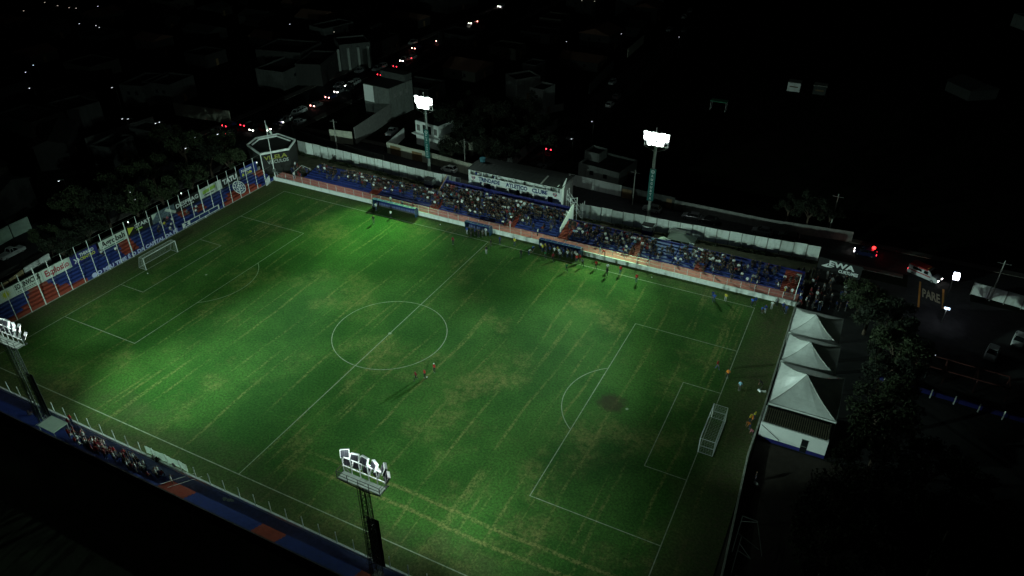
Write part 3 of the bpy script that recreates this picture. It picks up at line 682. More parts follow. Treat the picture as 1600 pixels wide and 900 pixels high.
# ================================================================ DUGOUTS
def dugout(x0, x1, y, label):
    L = x1-x0; e = empty('dugout', ((x0+x1)/2, y, 0), 0, label, 'dugout'); h = L/2
    n = 7; pr = [(.95*cos(a)-.2 if a > 0 else 0, 2.05) for a in (0,)]
    prof = [(.95,0),(.98,.8),(.9,1.4),(.65,1.85),(.2,2.05),(-.5,2.12)]
    b = MB()
    for (ya,za),(yb2,zb) in zip(prof, prof[1:]): b.quad((-h,ya,za),(h,ya,za),(h,yb2,zb),(-h,yb2,zb)); b.quad((-h,ya-.04,za-.03),(h,ya-.04,za-.03),(h,yb2-.04,zb-.03),(-h,yb2-.04,zb-.03))
    b.build('shell', blue, e)
    for s in (-1, 1): MB().prism([(.95,0),(.98,.8),(.9,1.4),(.65,1.85),(.2,2.05),(-.5,2.12),(-.3,0)],0,s*h-.02,s*h+.02).build('side_panel', mat('dugout_side', (.02,.06,.13), .3), e)
    MB().box(-h,h,-.53,-.47,2.1,2.15).build('roof_edge', mat('pale_teal_edge', (.1,.22,.22), .5), e)
    for k in range(int(L/1.2)+1):
        x = -h+k*L/int(L/1.2); b = MB()
        for (ya,za),(yb2,zb) in zip(prof, prof[1:]): b.bar((x,ya+.01,za+.01),(x,yb2+.01,zb+.01),.05)
        b.build('rib', steel, e)
    MB().box(-h+.1,h-.1,.2,.6,.42,.47).build('bench', darkwall, e)
    for k in range(int(L/.62)): MB().box(-h+.15+k*.62,-h+.6+k*.62,.55,.62,.48,1.0).build('seat_back', mat('pale_seat', (.12,.14,.3), .5), e)
dugout(-28.6, -18.2, 36.0, 'longest blue dugout at the left half of the far touchline')
dugout(-6.3, -.8, 35.9, 'short blue dugout left of the halfway line with people beside it')
dugout(9.9, 18.4, 36.0, 'blue dugout right of the halfway line crowded with people')

# ================================================================ RIGHT END: TENTS, WHITE HALL, WALLS
def tent(x0, x1, y0, y1, ze, zp, label):
    e = empty('marquee', ((x0+x1)/2,(y0+y1)/2,0), 0, label, 'marquee'); hx = (x1-x0)/2; hy = (y1-y0)/2
    P = Vector((-hx*.12,0,zp)); cs = [(-hx,-hy),(hx,-hy),(hx,hy),(-hx,hy)]; N = 8
    for i in range(4):
        a = Vector((*cs[i],ze)); c = Vector((*cs[(i+1)%4],ze)); b = MB()
        def pt_(s, t):   # concave swept canopy panel
            base = a+(c-a)*s; p = base.lerp(P, t); p.z -= .38*sin(pi*t)*(1-.35*sin(pi*s))-.05*sin(6*pi*s)*(1-t)*t; return p
        for q1 in range(N):
            for q2 in range(N): b.quad(pt_(q1/N,q2/N),pt_((q1+1)/N,q2/N),pt_((q1+1)/N,(q2+1)/N),pt_(q1/N,(q2+1)/N))
        o = b.build('canopy_panel', tentm, e)
        MB().bar(a+Vector((0,0,.02)),c+Vector((0,0,.02)),.07).build('eaves_bar', steel, e)
        b = MB(); n_ = Vector((a.y-c.y, c.x-a.x, 0)).normalized()*-.04
        b.quad(a+n_, c+n_, c+n_-Vector((0,0,.32)), a+n_-Vector((0,0,.32))); b.quad(a+n_*.5, c+n_*.5, c+n_*.5-Vector((0,0,.32)), a+n_*.5-Vector((0,0,.32))); b.build('valance', tentm, e)
        MB().bar(a-Vector((0,0,ze)), a, .1).build('leg', steel, e)
        rb = MB()
        for k in range(N): rb.bar(pt_(0,k/N)+Vector((0,0,.02)), pt_(0,(k+1)/N)+Vector((0,0,.02)), .05, .04)
        rb.build('seam', steel, e)
    return e
tent(57.3, 64.5, 24.5, 31.9, 3.0, 4.9, 'white peaked marquee farthest from the camera beside the terrace end')
tent(57.4, 64.9, 16.8, 24.2, 3.0, 4.9, 'middle of the three white peaked marquees')
tent(57.5, 66.2, 6.6, 16.5, 3.0, 5.6, 'largest white peaked marquee next to the slatted roof')
ha = empty('changing_room', (57.35, 2.3, 0), 0, 'long white building with a blue base, slatted roof and dark door', 'building')
MB().box(0,8.4,0,.2,.61,3.0).build('wall', cleanwhite, ha); MB().box(-.002,8.402,-.012,.2,0,.6).build('base', deepblue, ha)
MB().box(8.2,8.4,.21,3.6,0,3.0).build('end_wall', white, ha); MB().box(0,.2,.21,3.6,0,3.0).build('end_wall', white, ha)
MB().box(5.35,6.15,-.03,-.013,.05,2.15).build('door', glass, ha)
d_ = MB().box(5.3,6.2,-.06,-.031,2.16,2.25).build('door_frame', darksteel, ha); MB().box(5.45,6.05,-.04,-.031,1.0,1.1).build('door_bar', greysteel, ha)
for k in range(29): MB().box(.3+k*.28,.42+k*.28,.35,3.3,3.02,3.1).build('slat', mat('slat_wood', (.12,.11,.07), .8, var=.3), ha)
for yy in (.4,1.8,3.2): MB().box(.2,8.2,yy-.05,yy+.05,2.9,3.01).build('beam', darksteel, ha)
MB().box(.2,8.2,.2,3.5,1.9,1.95).build('ceiling', black, ha)
b = MB(); b.bar((.15,-.05,2.6),(2.6,-.05,.9),.05); b.bar((2.6,-.05,.9),(2.6,-.05,.4),.05); b.build('handrail', darksteel, ha)
pts = [(57.0,37),(57.05,8),(56.9,-2),(57.5,-12),(58.2,-24),(58.8,-45)]
rw = empty('perimeter_wall', (57,0,0), 0, 'long low weathered wall along the right end of the pitch', 'wall')
for (xa,ya),(xb,yb2) in zip(pts, pts[1:]):
    n = int(abs(yb2-ya)/3)
    for i in range(n):
        a = Vector((xa-57+(xb-xa)*i/n, ya+(yb2-ya)*i/n, 0)); c = Vector((xa-57+(xb-xa)*(i+1)/n, ya+(yb2-ya)*(i+1)/n-.02, 0)); d = (c-a)
        q2 = d.to_track_quat('X','Z').to_matrix().to_4x4(); q2.translation = a
        MB().box(0,d.length-.03,-.11,.11,0,1.05+random.uniform(-.02,.03),0,q2).build('wall_section', mat('mossy_pale_wall', (.4,.42,.36), .9, var=.3, stain=.7, stain_col=(.12,.13,.09)), rw)
# pipe frames standing in the yard
e = empty('pipe_frame', (58.4,-13.5,0), 0, 'white pipe frame like a small goal standing in the dark yard', 'pipe frame')
b = MB(); b.bar((0,0,2),(1.7,0,2),.08); b.bar((0,0,0),(0,0,2),.08); b.bar((0,-5.5,2),(0,0,2),.08); b.bar((1.7,0,2),(3.1,-3.0,0),.06); b.bar((0,-2.6,2),(2.6,-3,1.0),.06); b.bar((0,0,1.1),(1.7,0,1.8),.05); b.build('pipe', steel, e)
e = empty('pipe_frame', (58.9,-20.5,0), 0, 'second white pipe frame at the lower edge of the yard', 'pipe frame')
b = MB(); b.bar((0,0,2),(0,4,2),.08); b.bar((0,0,0),(0,0,2),.08); b.bar((0,3,2),(1.5,1.5,2),.07); b.bar((0,2,2),(1.5,1.5,2),.06); b.bar((.5,-1,1.6),(2.3,-.8,1.6),.07); b.bar((.5,-1,0),(.5,-1,1.6),.06); b.bar((2.3,-.8,0),(2.3,-.8,1.6),.06); b.build('pipe', steel, e)
# low blue wall with white posts in the car park, red beams behind
bw = empty('low_wall', (71,26,0), 0, 'low blue wall with short white posts across the car park', 'wall')
A_ = at(1370,592,0)-Vector((71,26,0)); B_ = at(1625,668,0)-Vector((71,26,0))
MB().bar(A_+Vector((0,0,.35)), B_+Vector((0,0,.35)), .25, .7).build('wall', deepblue, bw)
for u,v in ((1383,590),(1417,604),(1455,616),(1492,626),(1530,638),(1568,650),(1604,660)):
    p = at(u,v,.7)-Vector((71,26,0)); p.z = 0; MB().cyl(p,p+Vector((0,0,1.5)),.09,n=6).build('post', white, bw)
e = empty('shelter', (at(1460,590,0).x, at(1460,590,0).y, 0), radians(-3), 'low open shelter with dark red beams in the car park', 'shelter')
b = MB()
for yy in (-1,2): b.bar((-3,yy,2.4),(9,yy,2.4),.18)
for xx in (-3,1,5,9): b.bar((xx,-1,0),(xx,-1,2.4),.14); b.bar((xx,2,0),(xx,2,2.4),.14); b.bar((xx,-1,2.4),(xx,2,2.4),.12)
b.build('beam', mat('dark_red_steel', (.04,.008,.006), .7), e)

# ================================================================ NEAR SIDE TERRACE
structure(MB().box(-75,57,-38.25,-36.72,0,.16).build('walkway', greyblue))
NT = empty('terrace', (-8,-38.25,0), 0, 'narrow blue terrace with red stair patches along the near side', 'terrace')
xr = [(at(255,760,.7).x-.2, at(303,770,.7).x), (at(404,822,.7).x, at(446,835,.7).x), (at(556,900,.7).x, at(600,905,.7).x)]
for k in range(4):
    b = MB(); cuts = sorted([-75,57]+[c for s in xr for c in s])
    for a, c in zip(cuts, cuts[1:]): b.box(a+8, c+8, -.5*(k+1), -.5*k, 0, .3+.22*(k+1), 1 if any(s[0] <= (a+c)/2 <= s[1] for s in xr) else 0)
    b.build('step', [blue, red], NT)
MB().box(-67,65,-2.16,-2.0,-1.5,1.55).build('outer_wall', mat('dark_outer_wall', (.05,.04,.035), .9), NT)
nw = empty('perimeter_wall', (-8,-36.6,0), 0, 'long low pale wall with short posts along the near touchline', 'wall')
for i in range(22): MB().box(-67+6*i+.01,-61.02+6*i,-.12,.12,0,.62).build('wall_section', white, nw)
pm3 = MB().cyl((0,0,.62),(0,0,2.45),.05,n=6).mesh('post', white)
for i in range(54): link('post', pm3, nw, (-66+2.42*i,0,0))
e = empty('banner', at(232,712,0), 0, 'long white cloth banner hung along the near railing', 'banner')
pa = Vector((at(230,697,1.4).x,-36.4,0)); pb = Vector((at(291,735,.6).x+.3,-36.4,0)); b = MB(); n = 24
f = lambda i, z: Vector((pa.x+(pb.x-pa.x)*i/n, -36.3+.03*sin(i*1.9)+.03*sin(i*.7), z))
for dy in (0,.03):
    for i in range(n): 
        for z0,z1 in ((.5,1.1),(1.1,1.75)): b.quad(*[Vector((0,dy,0))+p for p in (f(i,z0+.1*sin(i*.4)),f(i+1,z0+.1*sin(i*.4+.4)),f(i+1,z1),f(i,z1))])
o = b.build('cloth', clothm, e); o.matrix_parent_inverse = Matrix.Translation(-e.location)
b = MB(); 
for c_, r_ in ((.38,.28),(.72,.35)):
    x = pa.x+(pb.x-pa.x)*c_; b.prism([(x+r_*cos(a*pi/8), .95+r_*sin(a*pi/8)) for a in range(16)],1,-36.56,-36.545)
o = b.build('faded_print', mat('faded_grey_print', (.3,.34,.34), .7), e); o.matrix_parent_inverse = Matrix.Translation(-e.location)
c0 = at(70,678,2.2); 
e = empty('canopy', (-26.0,-39.0,0), 0, 'flat pale green canopy at the foot of the left lattice tower', 'canopy')
MB().box(-2.2,1.0,-1.2,.9,2.1,2.2).build('roof', mat('pale_green_sheet', (.5,.62,.52), .5, var=.1), e); 
for q_, r_ in ((-2.1,-1.1),(.9,-1.1),(.9,.8),(-2.1,.8)): MB().bar((q_,r_,0),(q_,r_,2.1),.07).build('leg', steel, e)
b = MB(); b.bar((1.2,.9,1.4),(4,.4,1.4),.05); b.bar((1.2,.9,0),(1.2,.9,1.4),.05); b.bar((4,.4,0),(4,.4,1.4),.05); b.bar((-3.4,.9,1.4),(-2.3,.9,1.4),.05); b.bar((-3.4,-.9,1.4),(-3.4,.9,1.4),.05); b.build('handrail', steel, e)
e = empty('safety_rope', (at(302,738,0).x,-36.6,0), 0, 'two thin ropes across the near walkway beside the red stair', 'rope')
for k in (0,1.2): 
    o = MB().bar((at(306,737,1.5).x+k,-36.6,1.4),(at(255,761,1.5).x+k,-40.2,2.2),.035).build('rope', cleanwhite); o.parent = e; o.matrix_parent_inverse = Matrix.Translation(-e.location)
pu = at(355,779,.2)
e = empty('puddle', (pu.x,pu.y,.165), 0, 'pale spilled patch on the near walkway', 'puddle')
for k in range(7):
    a_, r_ = random.uniform(0,6.28), random.uniform(0,.9); n = 9; rr = random.uniform(.2,.45)
    MB().add([(a_*.25-.8+rr*cos(i*2*pi/n)*random.uniform(.7,1.2), .5*cos(a_)*r_+rr*.6*sin(i*2*pi/n), .003+.001*k) for i in range(n)],[tuple(range(n))]).build('spill', mat('pale_spill', (.4,.48,.34), .6), e)
# corner lamp post and pole at the right end of the far side
e = empty('lamp_post', (at(1240,470,.8).x, 37.6, .8), 0, 'white lamp post at the right end of the pink walkway', 'lamp post')
MB().cyl((0,0,0),(.2,0,5.0),.07,.05,n=8).build('pole', cleanwhite, e); MB().box(-.5,.25,-.14,.14,5.0,5.12).build('lamp_head', steel, e)
# flag pole in the left corner
e = empty('flag_pole', (-56.3,36.9,0), 0, 'tall white mast with a hanging flag in the far left corner', 'flag pole')
MB().cyl((0,0,0),(0,0,14.2),.12,.05,n=8).build('mast', cleanwhite, e)
b = MB()
for i in range(8):
    for dx in (0,.015): b.quad((.06+.16*i,dx+.05*sin(i),13.2-.16*i),(.06+.16*(i+1),dx+.05*sin(i+1),13.2-.16*(i+1)),(.06+.16*(i+1),dx+.05*sin(i+1),12.2-.13*(i+1)),(.06+.16*i,dx+.05*sin(i),12.2-.13*i))
b.build('flag', bannerw, e)
MB().box(-.3,.3,-.2,.2,2.2,3.0).build('speaker_box', greysteel, e)
for yy in (-1.2,): MB().bar((0,0,2.4),(2.2,.2,.9),.05).build('stay', steel, e)

# corner block with the dealer banner
cbk = empty('corner_building', (-62,42,0), 0, 'dark flat roofed corner building with white parapets behind the far left corner', 'building')
rp = [at(382,226,5.6), at(402,242,5.6), at(452,232,5.6), at(465,216,5.6), at(437,206,5.6), at(398,214,5.6)]
poly = [(p.x+62, p.y-42) for p in rp]
_cx = sum(p[0] for p in poly)/6; _cy = sum(p[1] for p in poly)/6
poly = [(_cx+(p[0]-_cx)*.94, _cy+(p[1]-_cy)*.86) for p in poly]
MB().prism(poly, 2, 0, 5.2).build('wall', mat('dark_render', (.02,.02,.018), .9), cbk)
for i in range(6):
    a = Vector((*poly[i],5.35)); c = Vector((*poly[(i+1)%6],5.35)); MB().bar(a,c,.24,.45).build('parapet', white, cbk)
cen = Vector((sum(p[0] for p in poly)/6, sum(p[1] for p in poly)/6, 0))
for i in (4,5,3):
    a = cen+(Vector((*poly[i],0))-cen)*.8; c = cen+(Vector((*poly[(i+1)%6],0))-cen)*.8; a.z = c.z = 5.3; MB().bar(a,c,.2,.4).build('inner_parapet', white, cbk)
a = Vector((*poly[1],0)); c = Vector((*poly[2],0)); d = (c-a).normalized(); nrm = Vector((d.y,-d.x,0))
bnn = empty('banner', Vector((-62,42,0))+a+nrm*.15, 0, 'black banner lettered VILELA VEÍCULOS in yellow and white under the white parapet', 'banner')
W_ = (c-a).length; b = MB(); 
q3 = Matrix((d, -nrm, Vector((0,0,1)))).transposed()
b.box(.1, W_-.1, -.02, .02, 2.6, 4.95, 0, q3); b.build('banner_cloth', black, bnn)
text('VILELA', d*.6+nrm*.03+Vector((0,0,3.75)), d, (0,0,1), .95, mat('faded_yellow_print', (.24,.24,.04), .7), bnn, width=W_-1.2, bold=.03)
text('VEÍCULOS', d*1.2+nrm*.03+Vector((0,0,2.7)), d, (0,0,1), .8, mat('faded_white_print', (.3,.32,.3), .7), bnn, width=W_-1.6, bold=.04)
e = empty('gate_arch', (-50.6,38.6,.8), 0, 'bent white pipe arch at the left end of the pink walkway', 'gate arch')
b = MB(); b.bar((-1.4,0,0),(-1.4,0,1.6),.09); b.bar((-1.4,0,1.6),(0,1.2,3.0),.09); b.bar((0,1.2,3.0),(1.2,2.2,2.0),.07); b.build('pipe', steel, e)
# shop sign right
sa = at(1283,415,2.2); sb_ = at(1342,430,2.2); d = (sb_-sa).normalized(); nrm = Vector((d.y,-d.x,0))
e = empty('sign_board', sa, 0, 'black sign board lettered EWA CURTUMES behind the right end of the terrace', 'sign')
q3 = Matrix((d, -nrm, Vector((0,0,1)))).transposed()
MB().box(-.6,(sb_-sa).length+.3,-.04,.04,-.9,1.7,0,q3).build('board', black, e)
text('EWA', d*1.2+nrm*.05+Vector((0,0,.45)), d, (0,0,1), 1.0, letterwhite, e, width=4.3, bold=.04)
text('CURTUMES', d*3.0+nrm*.05+Vector((0,0,-.45)), d, (0,0,1), .6, letterwhite, e, width=(sb_-sa).length-3.1, bold=.04)
b = MB(); vs = [d*x_+nrm*.05+Vector((0,0,z_)) for x_, z_ in ((0,.1),(1.2,.9),(.9,.35),(2.0,.2),(.8,.0))]; b.add(vs,[tuple(range(5))]); b.build('swoosh', letterwhite, e)
b = MB(); b.bar(-nrm*.1+Vector((0,0,-2.2)), -nrm*.1+Vector((0,0,-.9)), .1); b.bar(d*(sb_-sa).length-nrm*.1+Vector((0,0,-2.2)), d*(sb_-sa).length-nrm*.1+Vector((0,0,-.9)), .1); b.build('leg', darksteel, e)
# shrubs at the wall foot
def shrub_row(name, pts, m, n, seed=1, h=.7, label=None):
    rnd = random.Random(seed); b = MB()
    for i in range(n):
        t = rnd.random()*(len(pts)-1); k = int(t); f_ = t-k; p = Vector(pts[k]).lerp(Vector(pts[k+1]), f_)
        cl = (sin(p.x*1.3)+sin(p.x*.53+2)+1.2)*.33
        if cl < rnd.random()*.6: continue
        p += Vector((rnd.gauss(0,.15), rnd.gauss(-.35,.25), rnd.random()*h*max(cl,.2))); s = rnd.uniform(.1,.22)
        a = Vector((rnd.gauss(0,1),rnd.gauss(0,1),rnd.gauss(0,1))).normalized(); c = a.cross(Vector((rnd.gauss(0,1),rnd.gauss(0,1),rnd.gauss(0,1)))).normalized()
        b.quad(p-a*s, p-c*s*.6, p+a*s, p+c*s*.6)
    o = b.build(name, m); o['kind'] = 'stuff'; tag(o, label, name.replace('_',' ')); return o
shrub_row('weeds', [(-62,51.8,0),(-46,51.2,0),(-30,50.5,0),(-16,50.4,0)], leafm, 4500, 1, .7, 'dark weeds growing along the foot of the left precast wall')
shrub_row('weeds', [(12,50.5,0),(28,51.2,0),(42,52.2,0),(58,53.8,0)], leafm, 4500, 2, .8, 'dark weeds growing along the foot of the right precast wall')
# ================================================================ PEOPLE
def person_mesh(name, pose, detail=True):
    """one continuous skinned body; faces +Y, feet at the origin"""
    P = dict(pel=(0,0,.95), sp=(0,-.01,1.12), ch=(0,0,1.33), nk=(0,.0,1.48), jaw=(0,.03,1.56), hd=(0,.01,1.65), tp=(0,0,1.72),
             hl=(-.09,0,.9), kl=(-.1,.03,.5), al=(-.1,0,.08), tl=(-.11,.16,.04), hr=(.09,0,.9), kr=(.1,.03,.5), ar=(.1,0,.08), tr=(.11,.16,.04),
             sl=(-.18,0,1.41), el=(-.25,-.02,1.14), wl=(-.27,.06,.9), sr=(.18,0,1.41), er=(.25,-.02,1.14), wr=(.27,.06,.9))
    P.update(pose)
    Rr = dict(pel=.13, sp=.12, ch=.145, nk=.055, jaw=.07, hd=.095, tp=.065, hl=.09, kl=.06, al=.042, tl=.035, hr=.09, kr=.06, ar=.042, tr=.035,
              sl=.065, el=.043, wl=.03, sr=.065, er=.043, wr=.03)
    E_ = [('pel','sp',1),('sp','ch',1),('ch','nk',1),('nk','jaw',0),('jaw','hd',5),('hd','tp',3),('pel','hl',2),('hl','kl',2),('kl','al',2),('al','tl',4),('pel','hr',2),('hr','kr',2),('kr','ar',2),('ar','tr',4),
          ('ch','sl',1),('sl','el',1),('el','wl',0),('ch','sr',1),('sr','er',1),('er','wr',0)]
    keys = list(P); V = {k: Vector(P[k]) for k in keys}
    for sd in 'lr':
        e, w_ = V['e'+sd], V['w'+sd]; d = (w_-e).normalized(); side = d.cross(Vector((0,1,0.3))).normalized()
        V['p'+sd] = w_+d*.07; Rr['p'+sd] = .028; E_.append(('w'+sd,'p'+sd,0)); fw = side.cross(d).normalized()
        if detail:
            for i, (off, ln) in enumerate(((-.028,.07),(-.01,.085),(.01,.08),(.028,.06))):
                a, c = f'f{i}{sd}', f'g{i}{sd}'
                V[a] = V['p'+sd]+fw*off+d*.035; V[c] = V[a]+d*ln*.8+side*(-.02 if sd == 'l' else .02); Rr[a] = .01; Rr[c] = .008; E_ += [('p'+sd,a,0),(a,c,0)]
            V['t'+sd+'h'] = w_+d*.04+fw*.05; Rr['t'+sd+'h'] = .011; E_.append(('w'+sd,'t'+sd+'h',0))
    if detail:
        V['nose'] = V['hd']+Vector((0,.105,-.02)); Rr['nose'] = .014; E_.append(('hd','nose',5))
        for s_ in (-1,1): V[f'ear{s_}'] = V['hd']+Vector((.1*s_,-.01,-.01)); Rr[f'ear{s_}'] = .018; E_.append(('hd',f'ear{s_}',5))
    ks = list(V); me = bpy.data.meshes.new('tmp'); me.from_pydata([V[k][:] for k in ks], [(ks.index(a), ks.index(b)) for a, b, _ in E_], [])
    o = bpy.data.objects.new('tmp', me); COL.objects.link(o); o.modifiers.new('s','SKIN')
    for i, k in enumerate(ks):
        sv = me.skin_vertices[0].data[i]; r = Rr[k]; sv.radius = (r*1.18, r*.85) if k in ('ch','sp','pel') else (r, r); sv.use_root = (k == 'pel')
    if detail: o.modifiers.new('u','SUBSURF').levels = 1
    bpy.context.view_layer.update(); dg = bpy.context.evaluated_depsgraph_get()
    m2 = bpy.data.meshes.new_from_object(o.evaluated_get(dg)); m2.name = name; bpy.data.objects.remove(o); bpy.data.meshes.remove(me)
    for mt in (skin, shirt, trouser, hairm, shoem): m2.materials.append(mt)
    segs = [(V[a], V[b], c, Rr[a]) for a, b, c in E_]
    for p in m2.polygons:
        c = p.center; best = None
        for a, b, k, r in segs:
            ab = b-a; t = max(0, min(1, (c-a).dot(ab)/max(ab.length_squared,1e-9))); dd = (c-(a+ab*t)).length-r
            if best is None or dd < best[0]: best = (dd, k)
        k = best[1]
        if k in (3,5):
            rel = c-V['hd']; k = 3 if (rel.z > .05 or rel.y < -.02) else 0
        p.material_index = k; p.use_smooth = True
    return m2
POSE = dict(
 stand={}, 
 walk=dict(kl=(-.1,.22,.52), al=(-.1,.26,.1), tl=(-.1,.42,.08), kr=(.1,-.02,.5), ar=(.1,-.3,.16), tr=(.1,-.2,.05), el=(-.25,-.14,1.16), wl=(-.24,-.06,.93), er=(.25,.06,1.16), wr=(.22,.26,1.02)),
 talk=dict(el=(-.27,.06,1.15), wl=(-.18,.3,1.18), er=(.27,-.05,1.15), wr=(.24,.05,.92), kr=(.13,.03,.5), ar=(.17,-.05,.08), tr=(.2,.1,.04)),
 hips=dict(el=(-.38,-.1,1.18), wl=(-.2,.04,1.0), er=(.38,-.1,1.18), wr=(.2,.04,1.0), kl=(-.15,.02,.5), al=(-.18,0,.08), tl=(-.2,.16,.04), kr=(.15,.02,.5), ar=(.18,0,.08), tr=(.2,.16,.04)),
 bend=dict(sp=(0,.1,1.06), ch=(0,.3,1.2), nk=(0,.42,1.27), jaw=(0,.49,1.3), hd=(0,.55,1.36), tp=(0,.6,1.42), sl=(-.18,.36,1.22), sr=(.18,.36,1.22), el=(-.2,.42,.95), wl=(-.16,.5,.72), er=(.2,.42,.95), wr=(.16,.5,.72)),
 arms=dict(el=(-.38,.02,1.56), wl=(-.3,.08,1.82), er=(.38,.02,1.56), wr=(.3,.08,1.82)),
)
zs = -.5
SIT = dict(pel=(0,0,.47), sp=(0,0,.63), ch=(0,.05,.84), nk=(0,.08,.99), jaw=(0,.11,1.07), hd=(0,.1,1.16), tp=(0,.09,1.23), hl=(-.1,.05,.45), kl=(-.13,.42,.5), al=(-.13,.42,.08), tl=(-.14,.57,.04), hr=(.1,.05,.45), kr=(.13,.42,.5), ar=(.13,.42,.08), tr=(.14,.57,.04),
           sl=(-.18,.05,.92), el=(-.24,.14,.66), wl=(-.13,.36,.58), sr=(.18,.05,.92), er=(.24,.14,.66), wr=(.13,.36,.58))
POSE['sit'] = SIT
POSE['lean'] = {**SIT, 'sp':(0,.04,.62), 'ch':(0,.16,.8), 'nk':(0,.24,.94), 'jaw':(0,.29,1.0), 'hd':(0,.3,1.08), 'tp':(0,.31,1.15), 'sl':(-.18,.18,.86), 'sr':(.18,.18,.86), 'el':(-.2,.34,.62), 'wl':(-.06,.42,.72), 'er':(.2,.34,.62), 'wr':(.06,.42,.72)}
PM = {k: person_mesh('person_'+k, v) for k, v in POSE.items()}
PS = {k: person_mesh('crowd_'+k, POSE[k], False) for k in ('sit','lean','stand')}
SH = {'white':(.72,.74,.74), 'black':(.015,.015,.018), 'dark blue':(.02,.04,.16), 'blue':(.03,.09,.4), 'red':(.5,.03,.025), 'dark red':(.2,.012,.02), 'yellow':(.6,.5,.05), 'grey':(.2,.2,.2), 'pink':(.6,.18,.24), 'green':(.03,.2,.07), 'orange':(.7,.2,.02), 'light blue':(.25,.45,.6)}
npers = 0
def person(p, rz, pose, shirtc, label, group=None, sc=1.):
    global npers; npers += 1
    o = bpy.data.objects.new('person', PM[pose]); COL.objects.link(o); o.location = p; o.rotation_euler = (0,0,rz); o.scale = (sc,sc,sc)
    c = SH[shirtc]; j = random.uniform(.85,1.1); o.color = (min(c[0]*j,1), min(c[1]*j,1), min(c[2]*j,1), 1)
    return tag(o, label, 'person', group)
CAPM = MB(); CAPM.cyl((0,0,0),(0,0,.07),.105,.07,n=10); CAPM.box(-.07,.07,.08,.17,0,.015)
capme = CAPM.mesh('cap', cleanwhite)
R = radians
G0 = .035
def pp(u, v, z=G0): return at(u, v, z)
# three by the centre circle
person(pp(650,594), R(150), 'walk', 'dark red', 'player in dark red walking, leftmost of the three outside the centre circle')
person(pp(664,591), R(160), 'talk', 'red', 'player in bright red, middle of the three outside the centre circle')
o = person(pp(679,582), R(170), 'talk', 'red', 'player in red with a white cap, farthest right of the three outside the centre circle')
c_ = link('cap', capme, o, (0,.01,1.7))
ballm = MB(); n = 8
ball_v = bmesh.new(); bmesh.ops.create_icosphere(ball_v, subdivisions=2, radius=.11); bme = bpy.data.meshes.new('football'); ball_v.to_mesh(bme); ball_v.free(); bme.materials.append(cleanwhite)
for (u, v, lb) in ((1018.5,434,'white football near the far touchline right of the players'), (231,428,'white football just inside the left goal line'), (667,590,'white football at the feet of the middle player in red'), (688,351.5,'small pale football by the far touchline between two dugouts')):
    o = link('football', bme, None, pp(u,v)+Vector((0,0,.11))); tag(o, lb, 'football')
